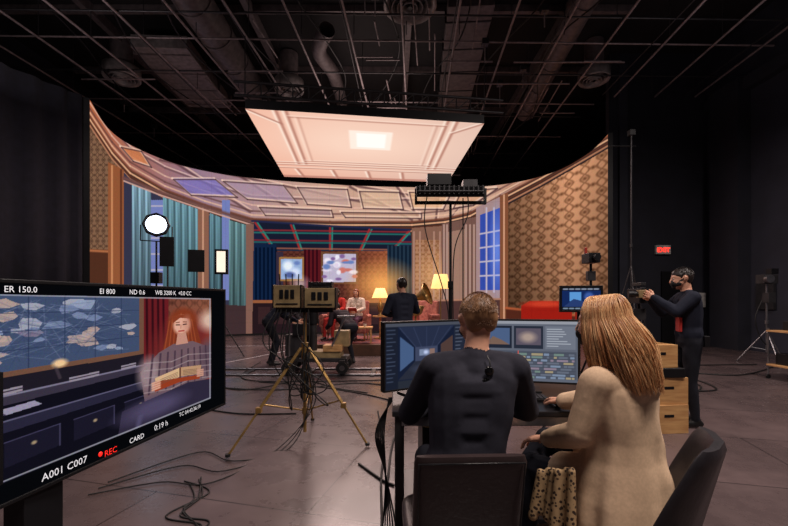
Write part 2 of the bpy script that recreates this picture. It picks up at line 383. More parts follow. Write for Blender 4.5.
for p,q in ((c4[0],c4[1]),(c4[3],c4[2])):
    for z in (0.3,0.62):
        d=(q-p).normalized(); w.cyl(p+V((0,0,z))-d*0.25,q+V((0,0,z))+d*0.5,0.035,DKG,n=8)
    n=16
    for k in range(n+1):
        a1=p.lerp(q,k/n); w.cyl(a1+V((0,0,.3)),a1+V((0,0,.62)),0.018,DKG,n=5)
        if k<n: w.cyl(a1+V((0,0,.3)),p.lerp(q,(k+1)/n)+V((0,0,.62)),0.014,DKG,n=5)
for p in c4: w.cyl(p+V((0,0,.6)),p+V((0,0,1.7)),0.012,DKG,n=5)
w.build('panel_frame',lc)
# ================================================================= OVERHEAD GRID
w=MB()
for i in range(-8,8):
    X0=i*1.25+0.3; ye=20.3 if X0<5.8 else 12.4
    w.cyl((X0-0.5,2,7.7),(X0+0.5*(ye-2)/18.3,ye,7.7),0.028,PIPE,n=6)
    if i%2: w.cyl((X0-0.38,2,7.74),(X0-0.38+0.5*(ye-2)/18.3,ye,7.74),0.016,DKG,n=6)
for j,Y0 in enumerate((4.2,6.4,8.7,9.6,11.0,12.6,13.5,15.2,17.0,18.9)):
    w.cyl((-10.8,Y0,7.76),(9.5 if Y0<11.8 else 6.5,Y0+0.4,7.76),0.022,PIPE if j%2 else DKG,n=6)
for i in range(-8,8):
    for j in range(0,13,2):
        X0=i*1.25+0.3; Y0=4.3+j*1.3
        if X0>6.3 and Y0>12.3: continue
        w.cyl((X0,Y0,7.7),(X0,Y0,9.18),0.010,DKG,n=4)
random.seed(3)
for k in range(46):
    X0=random.uniform(-9,5.0);Y0=random.uniform(8,16); L=random.uniform(0.8,3)
    if k%3==0: w.cyl((X0,Y0,7.85),(X0+L*0.1,Y0+L,7.85),0.02,PIPE,n=5)
    elif k%3==1 and X0+L<6.4: w.cyl((X0,Y0,7.65),(X0+L,Y0,7.65),0.022,PIPE,n=5)
    else: w.cyl((X0,Y0,7.7),(X0,Y0,7.7-random.uniform(.2,.7)),0.014,PIPE,n=5); w.box((X0,Y0,7.78),(0.16,0.16,0.14),DKG)
for k in range(9):
    X0=-8+k*1.55; pts=[(X0+0.4*math.sin(j*1.3+k),7+j*1.5,7.86+0.05*math.cos(j*2.1+k)) for j in range(7)]
    if X0<5.5: w.tube(smooth_pts(pts,5),0.02,BLK,5)
w.build('overhead_pipe_grid')
w=MB()
for i in range(4): w.box((-8+i*4.2,11,9.05),(0.16,17,0.28),DUCT)
for j in range(6): w.box((-2.2,5+j*2.8,9.1),(17,0.12,0.18),DUCT)
w.build('roof_beams')
w=MB(); w.cyl((-4.7,4,8.42),(-4.7,14.5,8.42),0.42,DUCT,n=24)
for k in range(9): w.cyl((-4.7,4.5+k*1.2,8.42),(-4.7,4.56+k*1.2,8.42),0.45,DUCT,n=24)
w.build('air_duct')
GALV=mat('galvanised_duct',(146,138,138),0.45,0.2)
w=MB(); w.box((-6.5,12.6,8.45),(1.5,3.4,0.35),GALV,rz=0.05)
for k in range(4): w.box((-6.5,11.2+k*0.95,8.45),(1.56,0.05,0.4),DUCT,rz=0.05)
w.build('rectangular_air_duct',bevel=0.01)
w=MB(); w.box((2.0,12.2,8.5),(1.1,5.5,0.3),DUCT,rz=-0.06)
for k in range(5): w.box((1.85+k*0.06,10.0+k*1.1,8.5),(1.16,0.05,0.34),DKG,rz=-0.06)
w.build('rectangular_air_duct',bevel=0.01)
w=MB(); w.cyl((4.1,5,8.4),(4.9,15,8.4),0.3,DUCT,n=20)
for k in range(8): w.cyl((4.14+k*0.1,5.5+k*1.25,8.4),(4.145+k*0.1,5.56+k*1.25,8.4),0.32,DUCT,n=20)
w.build('air_duct')
w=MB(); w.tube(smooth_pts([(-1.9,14.6,8.6),(-1.9,12.6,8.5),(-2.1,11.2,8.35),(-1.7,10.2,8.3)],8),0.2,DUCT,14); w.build('flexible_duct')
DIFF=mat('diffuser_enamel',(170,162,162),0.4,0.1)
for (X0,Y0,r) in ((0.36,9.0,0.6),(-8.1,11.9,0.5),(6.0,12.0,0.45),(-3.3,12.6,0.45)):
    w=MB()
    w.rev((X0,Y0,8.0),(0,0,1),[(r,0),(r*0.96,-0.03),(r*0.8,0.08),(r*0.8,0.3),(r,0.3),(r,0)],DIFF)
    for q in (0.68,0.48,0.28): w.rev((X0,Y0,8.0),(0,0,1),[(r*q,-0.05*(1.5-q)),(r*(q-0.12),0.1),(r*(q-0.10),0.11),(r*(q+0.02),-0.04*(1.5-q)),(r*q,-0.05*(1.5-q))],DIFF)
    w.cyl((X0,Y0,7.96),(X0,Y0,8.12),r*0.1,BLK); w.cyl((X0,Y0,8.3),(X0,Y0,9.15),r*0.6,DUCT,n=20)
    w.build('air_diffuser')
# exit sign
w=MB(); w.box((8.45,12.58,2.98),(0.46,0.08,0.28),WHITE); ex=w.build('exit_sign',bevel=0.008)
def text(s,size,M,m,parent,name='caption',thick=0.0):
    cu=bpy.data.curves.new(name,'FONT'); cu.body=s; cu.size=size; cu.extrude=thick; cu.resolution_u=2
    o=bpy.data.objects.new(name+'_tmp',cu); S.collection.objects.link(o)
    bpy.context.view_layer.update(); dg=bpy.context.evaluated_depsgraph_get()
    me=bpy.data.meshes.new_from_object(o.evaluated_get(dg)); bpy.data.objects.remove(o)
    me.materials.clear(); me.materials.append(m)
    me.transform(M); q=bpy.data.objects.new(name,me); S.collection.objects.link(q); q.parent=parent; return q
EXR=mat('exit_red',(255,40,24),0.5,emit=3.5); TXT=mat('hud_text',(225,225,230),0.5,emit=0.7); TXR=mat('hud_red',(255,40,30),0.5,emit=0.9)
def frameM(o,e,n):
    e=V(e).normalized(); n=V(n).normalized(); u=n.cross(e); M=Matrix.Identity(4)
    for i in range(3): M[i][0]=e[i];M[i][1]=u[i];M[i][2]=n[i];M[i][3]=o[i]
    return M
text('EXIT',0.2,frameM((8.245,12.535,2.905),(1,0,0),(0,-1,0)),EXR,ex,'letters',0.004)
# ================================================================= MONITORS
def monitor(name,pL,pR,z0,z1,paint,nu=200,nv=120,strength=0.9,bez=0.014,px=False,thick=0.035,stand=None):
    pL=V((*pL,0));pR=V((*pR,0)); e=(pR-pL).normalized(); n=V((e.y,-e.x,0)); Wd=(pR-pL).length
    root=empty(name); ang=math.atan2(e.y,e.x); mid=(pL+pR)/2; zc=(z0+z1)/2;H=z1-z0
    w=MB(); w.box(mid-n*(thick/2+0.002)+V((0,0,zc)),(Wd,thick,H),BLKP,rz=ang)
    for sg in(-1,1):
        w.box(mid+e*sg*(Wd/2-bez/2)+n*0.001+V((0,0,zc)),(bez,0.006,H),BLKP,rz=ang)
        w.box(mid+n*0.001+V((0,0,zc+sg*(H/2-bez/2))),(Wd-2*bez,0.006,bez),BLKP,rz=ang)
    w.box(mid-n*(thick+0.02)+V((0,0,zc)),(Wd*0.5,0.04,H*0.5),BLKP,rz=ang)
    w.build('housing',root,bevel=0.002)
    a=np.array(tuple(pL+e*bez+n*0.0015)); b=np.array(tuple(pR-e*bez+n*0.0015))
    U=np.linspace(0,1,nu)[None,:,None]; W_=np.linspace(0,1,nv)[:,None,None]
    P=a*(1-U)+b*U+np.array([0,0,1.])*(z0+bez+(H-2*bez)*W_)
    if px: x,y=content_xy(P)
    else: x=np.broadcast_to(U[...,0],(nv,nu)); y=1-np.broadcast_to(W_[...,0],(nv,nu))
    C=paint(x,y)
    screen_mesh('display',P,C,screen_mat(name+'_glow',strength),root)
    if stand=='desk':
        zt=stand_z; q=mid-n*(thick+0.05)
        w=MB(); w.cyl(q+V((0,0,zt+0.012)),q+V((0,0,zc)),0.018,DKG); w.box(q+V((0,0,zt+0.007)),(0.24,0.18,0.012),DKG,rz=ang); w.box(q+n*0.03+V((0,0,zc)),(0.1,0.06,0.1),DKG,rz=ang); w.build('desk_stand',root,bevel=0.002)
    return root,e,n,mid
stand_z=0.80
def paintA(x,y):
    A=Paint(x,y,(6,7,10))
    tp=lambda X:294.5+ (X/213.)*4
    lo=lambda X:485-(X/213.)*88
    pic=(y>tp(x))&(y<lo(x))&(x<211)
    h=np.clip((y-tp(x))/(lo(x)-tp(x)),0,1)*100
    k_=(x-394)/400.; pr=np.array([-0.735,1.74]); pl_=np.array([-0.891,0.63]); s_=(k_*pr[1]-pr[0])/((pl_-pr)[0]-k_*(pl_-pr)[1]); U_=(1-s_)*178
    J=Paint(U_,h,(16,15,24))
    q=ogee(U_,h*0.8,10.0)[...,None]
    J.c=np.where((U_>118)[...,None],np.array([112,62,50])-q*np.array([46,28,22]),J.c)
    J.ell(158,26,26,36,(196,128,92),0.9,0.4)
    J.rect(0,0,112,60,(30,26,36)); J.rect(20,0,104,44,(40,28,40)); J.rect(23,0,101,41,(64,78,108))
    rr=random.Random(5)
    for k in range(34):   # continents of the wall map
        ax,ay=rr.uniform(28,96),rr.uniform(4,37); n_=rr.randint(5,9); R_=rr.uniform(2.5,7.5)
        J.poly([(ax+R_*rr.uniform(.5,1.1)*math.cos(6.283*i/n_),ay+0.55*R_*rr.uniform(.5,1.1)*math.sin(6.283*i/n_)) for i in range(n_)],rr.choice([(146,158,186),(170,170,184),(118,132,166),(186,160,150),(130,118,140)]),0.9)
    for k in range(90): J.line((rr.uniform(26,98),rr.uniform(2,39)),(rr.uniform(26,98),rr.uniform(2,39)),0.35,rr.choice([(44,56,92),(150,160,190)]),0.22)
    for z in (34,48,62,76,90): J.line((z,0),(z,41),0.35,(40,50,80),0.7)
    for z in (10,20,30): J.line((23,z),(101,z),0.35,(40,50,80),0.7)
    J.rect(20,41,104,44,(112,78,62)); J.rect(20,0,23,44,(112,78,62)); J.rect(101,0,104,44,(112,78,62))
    J.rect(104,0,122,66,(104,28,34))
    for z in (106,110,114,118): J.line((z,0),(z+0.5,66),1.5,(44,12,20),0.9)
    J.rect(4,0,18,60,(44,24,40))
    for z in (6,10,14): J.line((z,0),(z,60),1.2,(20,12,24))
    J.poly([(0,54),(118,52),(118,57),(0,60)],(56,50,66)); J.line((0,54.5),(118,52.5),0.8,(142,136,160),0.8)
    J.poly([(0,60),(118,57),(120,100),(0,100)],(16,15,26))
    for (a,b,w_) in ((10,51,12),(36,50.5,10),(64,51,14),(90,50,9)): J.poly([(a,b),(a+w_,b-0.4),(a+w_,b+2.6),(a,b+3)],(146,136,150)); J.line((a,b+1.4),(a+w_,b+1),0.5,(50,40,54))
    J.line((60,50),(58,42),1.2,(60,50,60)); J.ell(60,41,3,2.4,(240,200,150),0.4)
    J.poly([(0,68),(112,65),(112,71),(0,75)],(40,38,58)); J.line((0,68.5),(112,65.5),0.6,(120,116,146),0.7)
    for z in (14,40,66,92): J.poly([(z,80-z*.03),(z+20,79-z*.03),(z+20,92-z*.03),(z,93.5-z*.03)],(26,24,40)); J.path([(z,80-z*.03),(z+20,79-z*.03),(z+20,92-z*.03)],0.5,(70,66,96),0.8); J.ell(z+10,85-z*.03,1,1,(160,140,110),0.4)
    J.poly([(24,62),(50,60),(53,63),(27,65.5)],(150,144,168)); J.line((37,61),(40,64),0.5,(60,54,80))
    J.x=146+(U_-133)/1.42; J.y=22+(h-22)/1.06
    J.ell(153,52,24,34,(116,42,40),0.25); J.ell(168,60,8,30,(144,64,52),0.35)
    J.ell(166,22,8,9,(236,210,190),0.5,0.8)
    J.ell(147,22,8.8,12,(132,56,32),0.2); J.poly([(139,22),(155,22),(160,48),(134,48)],(124,52,32))
    for z in range(9): J.line((138.8+z*1.7,14+abs(z-4)*1.5),(135.5+z*2.6,48),0.5,(178,88,50),0.55)
    J.poly([(124,56),(133,44),(141,39),(153,39),(162,45),(170,58),(168,76),(126,78)],(112,88,96)); J.ell(164,54,6,13,(92,72,84),0.4); J.ell(128,58,5,11,(150,128,134),0.4)
    for z in range(9): J.line((130+z*4,45),(128+z*4.4,74),0.8,(66,48,62),0.8)
    for z in range(5): J.path([(126,50+z*5.5),(140,53+z*5.5),(150,50+z*5.5),(166,53+z*5.5)],0.7,(176,160,160),0.5)
    J.poly([(116,80),(150,74),(170,78),(172,100),(114,100)],(46,40,60)); J.ell(132,85,15,7,(78,70,100),0.5); J.line((124,88),(122,100),3,(84,78,110),0.8)
    J.ell(146,24,5.0,7.8,(226,172,150),0.2); J.poly([(140,16),(152,15),(151,19),(145,18),(140.8,22)],(136,60,36)); J.ell(149.3,24,2.4,6.6,(190,130,112),0.6,0.6)
    J.line((142.8,23.6),(144.6,23.8),0.7,(66,38,36)); J.line((147.0,23.8),(148.8,23.6),0.7,(66,38,36)); J.line((142.6,21.8),(144.6,21.5),0.5,(110,56,40)); J.line((147.0,21.5),(149.0,21.8),0.5,(110,56,40)); J.line((145.6,24),(145.4,26.8),0.6,(196,138,120)); J.line((144.4,29),(147.2,29),0.9,(170,66,62))
    J.poly([(143.5,31),(148.6,31),(150,40),(142.5,40)],(196,142,124)); 
    J.poly([(131,63),(145,59.5),(145,67),(132,70.5)],(214,176,136)); J.poly([(145,59.5),(159,62),(158,69.5),(145,67)],(186,146,112)); J.poly([(131,65.5),(145,68),(158,70.5),(158,74),(145,71.5),(131,73.5)],(150,60,34)); J.line((145,60),(145,68),0.7,(90,50,40))
    for z in range(4): J.line((134,65.2+z*1.2),(143.5,63+z*1.2),0.35,(110,80,66),0.8); J.line((147,62.6+z*1.2),(156,64.5+z*1.2),0.35,(100,72,60),0.8)
    for z in range(4): J.line((130,66.5+z*1.7),(133.4,66+z*1.7),1.3,(216,162,140)); J.line((156.4,66+z*1.7),(160,66.5+z*1.7),1.3,(200,148,128))
    A.c=np.where(pic[...,None],J.c,A.c)
    A.path([(0,295),(210,299)],0.9,(170,170,182),0.8); A.path([(0,483),(210,398)],1.1,(170,170,182),0.8); A.line((210,299),(210,398),0.8,(170,170,182),0.8)
    A.c*=1+0.05*np.random.randn(*A.c.shape)
    return A.c
pLf=(-0.891,0.63); pRf=(-0.735,1.74)
vm,e,n,mid=monitor('video_monitor',pLf,pRf,0.945,1.447,paintA,760,400,0.95,0.010,True,0.06)
def onmon(px,z):
    k=(px-394)/400.; a=V((*pRf,0)); d=V((*pLf,0))-a; s=(k*a.y-a.x)/(d.x-k*d.y); q=a+d*s
    return V((q.x,q.y,z))+n*0.0045
def zof(px,py):
    q=onmon(px,0); return CH+(300-py)/400*q.y
for s_,px_,sz in (('ER 150.0',2,0.020),('EI 800',98,0.021),('ND 0.6',128,0.021),('WB 3200 K  +0.0 CC',154,0.021)):
    text(s_,sz,frameM(onmon(px_,1.4175),e,n),TXT,vm,'overlay_text')
for s_,px_,py_,sz,mm in (('A001 C007',40,482,0.026,TXT),('REC',103,457,0.024,TXR),('CARD',128,444,0.022,TXT),('0:19 h',153,431,0.026,TXT),('TC 04:42:36:19',178,417,0.020,TXT)):
    text(s_,sz,frameM(onmon(px_,zof(px_,py_)),e,n),mm,vm,'overlay_text')
d=MB(); p=onmon(99,zof(99,457)); d.sph(p+V((0,0,0.008)),0.007,TXR,sc=(0.5,1,1)); d.build('record_dot',vm)
w=MB(); q=V((-0.88,0.98,0)); w.box((q.x,q.y,0.62),(0.05,0.11,0.80),BLK,rz=0); w.box((q.x+0.0,q.y,1.12),(0.05,0.3,0.25),BLK)
w.box((q.x,q.y,0.2),(0.08,0.16,0.1),BLK)
for a in (0.4,1.97,3.54,5.1):
    w.cyl(q+V((0,0,0.22)),q+V((math.cos(a)*0.36,math.sin(a)*0.36,0.06)),0.02,BLK); w.cyl(q+V((math.cos(a)*0.36,math.sin(a)*0.36-0.015,0.04)),q+V((math.cos(a)*0.36,math.sin(a)*0.36+0.015,0.04)),0.04,RUB)
w.build('floor_stand',vm,bevel=0.003)
def paintB(x,y):
    A=Paint(x,y,(14,18,30)); A.rect(0,0,1,0.05,(76,80,92)); A.rect(0,0.05,0.14,1,(28,33,48)); A.rect(0.84,0.05,1,1,(36,42,58)); A.rect(0.14,0.88,0.84,1,(42,47,58))
    A.rect(0.14,0.05,0.84,0.88,(24,32,54)); A.poly([(0.14,0.06),(0.84,0.06),(0.62,0.38),(0.34,0.38)],(40,48,72)); A.poly([(0.14,0.87),(0.84,0.87),(0.62,0.6),(0.34,0.6)],(42,46,60)); A.rect(0.34,0.38,0.62,0.6,(64,72,98))
    for q in range(5): A.line((0.16+q*0.16,0.07),(0.35+q*0.065,0.38),0.005,(74,86,118),0.6)
    A.poly([(0.16,0.2),(0.32,0.38),(0.32,0.58),(0.16,0.74)],(84,112,156),0.8); A.ell(0.47,0.47,0.04,0.04,(200,214,250),0.7); A.ell(0.5,0.72,0.14,0.05,(88,96,126),0.8,0.6); A.rect(0.39,0.42,0.44,0.52,(126,140,170)); A.rect(0.52,0.42,0.58,0.52,(140,112,104))
    A.poly([(0.66,0.36),(0.82,0.22),(0.82,0.8),(0.66,0.6)],(82,62,58))
    for q in range(14): A.line((0.86,0.1+q*0.06),(0.86+random.uniform(.05,.12),0.1+q*0.06),0.01,(130,140,160),0.7); A.line((0.015,0.1+q*0.06),(0.015+random.uniform(.04,.1),0.1+q*0.06),0.01,(90,104,130),0.7)
    return blur(A.c)
def paintC(x,y):
    A=Paint(x,y,(96,102,116)); A.rect(0,0,1,0.05,(150,154,164)); A.rect(0.0,0.05,0.12,0.5,(70,76,90)); A.rect(0.13,0.08,0.40,0.46,(34,40,54)); A.rect(0.42,0.08,0.69,0.46,(40,46,60)); A.rect(0.71,0.08,0.98,0.46,(112,118,132))
    A.rect(0.15,0.12,0.38,0.4,(76,96,132)); A.poly([(0.15,0.4),(0.22,0.26),(0.3,0.32),(0.38,0.4)],(120,96,84)); A.rect(0.44,0.12,0.67,0.4,(92,84,98)); A.ell(0.55,0.27,0.07,0.08,(170,150,140),0.5)
    A.rect(0.01,0.5,0.99,0.96,(78,84,98))
    for q in range(9):
        A.line((0.02,0.53+q*0.048),(0.98,0.53+q*0.048),0.004,(52,58,70)); xx=0.14
        while xx<0.95:
            w_=random.uniform(0.02,0.12); A.rect(xx,0.536+q*0.048,min(0.97,xx+w_),0.57+q*0.048,random.choice([(132,150,176),(118,142,132),(176,160,124),(150,132,150),(104,112,128)]),0.85); xx+=w_+random.uniform(.004,.05)
        A.rect(0.02,0.538+q*0.048,0.12,0.568+q*0.048,(120,126,138),0.8)
    A.line((0.46,0.5),(0.46,0.96),0.005,(230,90,70))
    for q in range(8): A.line((0.73,0.13+q*0.04),(0.73+random.uniform(.08,.22),0.13+q*0.04),0.01,(190,196,206),0.8); A.line((0.015,0.1+q*0.05),(0.015+random.uniform(.04,.09),0.1+q*0.05),0.01,(140,146,160),0.8)
    return A.c
monitor('computer_monitor',(-0.06,2.32),(0.485,2.66),0.86,1.272,paintB,220,150,0.9,0.012,stand='desk')
monitor('computer_monitor',(0.50,2.68),(1.17,2.52),0.865,1.275,paintC,300,180,0.95,0.012,stand='desk')
def paintD(x,y):
    A=Paint(x,y,(20,40,90)); A.rect(0,0,1,0.12,(16,20,30)); A.rect(0,0.86,1,1,(12,16,26)); A.rect(0.2,0.2,0.5,0.6,(90,150,210)); A.poly([(0.05,0.85),(0.3,0.5),(0.6,0.62),(0.9,0.85)],(40,60,110)); A.ell(0.7,0.4,0.12,0.2,(60,90,160),0.3)
    for q in range(6): A.line((0.05+q*0.16,0.06),(0.13+q*0.16,0.06),0.05,(170,180,200),0.8); A.line((0.05+q*0.16,0.93),(0.13+q*0.16,0.93),0.05,(150,170,190),0.8)
    return A.c
r,_,_,_=monitor('field_monitor',(1.50,3.62),(1.86,3.56),1.29,1.53,paintD,90,60,1.0,0.02)
w=MB(); w.cyl((1.69,3.66,0.5),(1.69,3.66,1.42),0.015,BLK); w.box((1.69,3.645,1.41),(0.08,0.05,0.08),BLK)
for a in (0.5,2.6,4.7): w.cyl((1.69,3.66,0.75),(1.69+0.4*math.cos(a),3.66+0.4*math.sin(a),0.012),0.012,BLK)
w.build('tripod_legs',r)
# ================================================================= DESK
DT=mat('desk_laminate',(34,34,38),0.35); w=MB()
w.box((0.66,2.55,0.785),(1.34,0.80,0.03),DT)
for X0 in (0.03,1.29):
    for Y0 in (2.19,2.91): w.box((X0,Y0,0.41),(0.05,0.05,0.72),DKG); w.cyl((X0-0.014,Y0,0.03),(X0+0.014,Y0,0.03),0.03,RUB)
    w.box((X0,2.55,0.72),(0.045,0.7,0.06),DKG); w.box((X0,2.55,0.14),(0.04,0.7,0.04),SILV); w.box((X0,2.55,0.5),(0.03,0.7,0.03),SILV)
w.box((0.66,2.55,0.17),(1.26,0.66,0.025),DT); w.box((0.66,2.9,0.6),(1.26,0.02,0.2),BLK)
w.box((0.66,2.17,0.745),(1.24,0.03,0.05),SILV)
w.build('desk',bevel=0.004)
w=MB(); w.box((0.28,2.62,0.41),(0.22,0.45,0.45),BLKP); 
for k in range(5): w.box((0.28,2.39,0.28+k*0.06),(0.18,0.012,0.02),DKG)
w.cyl((0.28,2.392,0.58),(0.28,2.38,0.58),0.02,SILV); w.build('computer_tower',bevel=0.006)
def keyboard(c,rz):
    w=MB(); R=Matrix.Rotation(rz,3,'Z'); c=V(c); w.box(c,(0.40,0.13,0.016),BLKP,rz=rz)
    for i in range(16):
        for j in range(5): w.box(c+R@V((-0.18+i*0.024,-0.048+j*0.024,0.011)),(0.019,0.019,0.008),DKG,rz=rz)
    w.build('keyboard',bevel=0.0015)
keyboard((0.34,2.36,0.809),0.05); keyboard((0.72,2.42,0.809),-0.1)
def mouse(c,rz):
    w=MB(); P=[]; R=Matrix.Rotation(rz,3,'Z')
    for i in range(9):
        t=i/8; yy=-0.055+0.11*t; hw=0.03*math.sin(math.pi*(0.12+0.76*t))**0.5; hh=0.034*math.sin(math.pi*(0.08+0.8*t))**0.7
        P.append([V(c)+R@V((hw*math.cos(math.pi*k/8),yy,max(0,hh*math.sin(math.pi*k/8)))) for k in range(9)])
    w.grid(P,BLKP); w.cyl(V(c)+R@V((-0.004,0.03,0.033)),V(c)+R@V((0.004,0.03,0.033)),0.008,DKG); w.build('computer_mouse')
mouse((0.91,2.285,0.801),0.1); mouse((0.605,2.29,0.801),0)
w=MB(); w.box((1.18,2.32,0.812),(0.16,0.22,0.022),DKG)
for i in range(4):
    for j in range(5): w.cyl((1.12+i*0.038,2.24+j*0.038,0.822),(1.12+i*0.038,2.24+j*0.038,0.832),0.012,[SILV,BLKP,REDC][(i+j)%3],n=10)
w.build('control_panel',bevel=0.002)
# ================================================================= CHAIRS
def chair(name,loc,yaw,m,style):
    root=empty(name,loc,yaw); w=MB()
    P=[]
    for i in range(13):
        row=[]
        for k in range(24):
            th=2*math.pi*k/24; c,s_=math.cos(th),math.sin(th); ex=0.35
            rx=0.225*abs(c)**ex*(1 if c>0 else -1); ry=0.225*abs(s_)**ex*(1 if s_>0 else -1)
            sc=[0.02,0.6,0.88,0.97,1,1,1,1,1,0.97,0.9,0.6,0.02][i]; z=[0.395,0.395,0.395,0.40,0.41,0.42,0.43,0.44,0.45,0.458,0.463,0.466,0.462][i]
            row.append(V((rx*sc,ry*sc,z)))
        P.append(row)
    w.grid(P,m,True,True)
    zt=0.86 if style=='shell' else 0.84
    P=[]
    for j in range(15):
        v=j/14; z=(0.50 if style!='shell' else 0.44)+v*(zt-(0.50 if style!='shell' else 0.44)); lean=-0.20-0.10*v
        hw=0.205 if style!='shell' else 0.215*(1-0.15*v**3)
        row=[]
        for k in range(28):
            th=2*math.pi*k/28; c,s_=math.cos(th),math.sin(th); ex=0.3
            xx=hw*abs(c)**ex*(1 if c>0 else -1); yy=0.03*abs(s_)**0.6*(1 if s_>0 else -1)
            edge=1 if 0<j<14 else 0.5
            curve=(0.0 if style!='shell' else 0.15)*(xx/0.22)**2*(1-0.5*v)
            row.append(V((xx*(0.96 if edge<1 else 1),lean+yy*edge+curve,z)))
        P.append(row)
    w.grid(P,m,True,True)
    for rw in (P[0],P[-1]): w.add(rw,[tuple(range(28))],m)
    if style!='shell':
        w.tube([V((-0.19,-0.265,0.52)),V((-0.19,-0.325,0.82)),V((0.19,-0.325,0.82)),V((0.19,-0.265,0.52))],0.004,BLKP)
    for sx in (-0.2,0.2):
        w.tube(smooth_pts([(sx,-0.24,0.52),(sx,-0.22,0.42),(sx,-0.2,0.38),(sx,0.18,0.38),(sx,0.22,0.36),(sx,0.24,0.02),(sx,0.2,0.014),(sx,-0.28,0.014)],6),0.012,SILV,8)
    w.cyl((-0.2,-0.26,0.014),(0.2,-0.26,0.014),0.012,SILV); w.cyl((-0.2,0.1,0.38),(0.2,0.1,0.38),0.012,SILV); w.cyl((-0.2,-0.15,0.38),(0.2,-0.15,0.38),0.012,SILV)
    w.build('chair_body',root)
chair('leather_chair',(0.265,1.74,0),0.04,LEATH,'square')
chair('shell_chair',(1.005,1.71,0),math.radians(54),DLEATH,'shell')
# ================================================================= PEOPLE
def cloth(name,col,rough=0.85,fold=0.35,sc=9,c2=None): return mat(name,col,rough,0,col2=c2 or [k*0.95 for k in col],nscale=90,bump=fold,bscale=sc,bdist=0.02,spec=0.15,bdet=1.0)
def hairmat(name,a,b): return mat(name,a,0.42,col2=b,nscale=9,bump=0.4,bscale=60,stretch=(1,1,0.3),bdist=0.003)
def remesh(name,caps,mats,voxel,parent,smooth=4,folds=0.0,lofts=()):
    w=MB()
    for c in caps: w.caps(c[0],c[1],c[2],c[3],mats[0],12)
    for secs,l,pleat in lofts:
        n=64; P=[]
        for (z,cx_,cy_,rx_,ry_,pw) in secs:
            row=[]
            for k in range(n):
                a=2*math.pi*k/n; pl=1+pleat*pw*(0.6*math.sin(9*a+3*z)+0.4*math.sin(14*a-5*z+1)+0.5*math.sin(5*a+2))
                row.append(V((cx_+rx_*math.cos(a)*pl,cy_+ry_*math.sin(a)*pl,z)))
            P.append(row)
        w.grid(P,mats[0],True,True); w.add(P[0],[tuple(range(n))],mats[0]); w.add(P[-1],[tuple(range(n))[::-1]],mats[0])
    o=w.build(name+'_tmp'); 
    md=o.modifiers.new('r','REMESH'); md.mode='VOXEL'; md.voxel_size=voxel
    md=o.modifiers.new('s','SMOOTH'); md.factor=0.5; md.iterations=smooth
    bpy.context.view_layer.update(); dg=bpy.context.evaluated_depsgraph_get()
    me=bpy.data.meshes.new_from_object(o.evaluated_get(dg)); bpy.data.objects.remove(o)
    me.name=name; me.materials.clear()
    for m in mats: me.materials.append(m)
    def lab_of(cen):
        best=np.full(len(cen),1e9); lab=np.zeros(len(cen),np.int32)
        for p,r1,q,r2,l in caps:
            p=np.array(tuple(p));q=np.array(tuple(q)); d=q-p; L=(d*d).sum()+1e-9
            t=np.clip(((cen-p)@d)/L,0,1); ds=np.linalg.norm(cen-p-t[:,None]*d,axis=1)-(r1+(r2-r1)*t)
            k=ds<best; best[k]=ds[k]; lab[k]=l
        for secs,l,pleat in lofts:
            sa=np.array(sorted(secs)); z=cen[:,2]
            c0,c1,r0,r1_=[np.interp(z,sa[:,0],sa[:,i]) for i in (1,2,3,4)]
            ds=(np.sqrt(((cen[:,0]-c0)/r0)**2+((cen[:,1]-c1)/r1_)**2)-1)*np.minimum(r0,r1_)-0.02
            ds=np.where((z<sa[0,0]-0.012)|(z>sa[-1,0]+0.01),9,np.maximum(ds,-0.03)); k=ds<best; best[k]=ds[k]; lab[k]=l
        return lab
    if folds>0:
        nv=len(me.vertices); co=np.zeros(nv*3,np.float32); me.vertices.foreach_get('co',co); co=co.reshape(-1,3).astype(float)
        no=np.zeros(nv*3,np.float32); me.vertices.foreach_get('normal',no); no=no.reshape(-1,3)
        X_,Y_,Z_=co.T; wx=X_+0.03*np.sin(11*Z_+7*Y_)+0.02*np.sin(23*Y_); wz=Z_+0.04*np.sin(9*X_+5*Y_)+0.02*np.sin(17*X_+3)
        f_=np.sin(34*wz+14*wx+3*np.sin(6*Y_))*np.clip(np.sin(9*wx+7*Y_+1)*0.8+0.5,0,1)+0.8*np.sin(42*wx-18*wz+20*Y_)*np.clip(np.sin(7*wz+2)*0.8+0.4,0,1)
        m_=np.isin(lab_of(co),(0,1)); co=co+no*(f_*m_*folds)[:,None]; me.vertices.foreach_set('co',co.reshape(-1).astype(np.float32)); me.update()
    nf=len(me.polygons); cen=np.zeros(nf*3,np.float32); me.polygons.foreach_get('center',cen); cen=cen.reshape(-1,3)
    me.polygons.foreach_set('material_index',lab_of(cen)); me.polygons.foreach_set('use_smooth',np.ones(nf,bool)); me.update()
    o=bpy.data.objects.new(name,me); S.collection.objects.link(o); o.parent=parent; return o
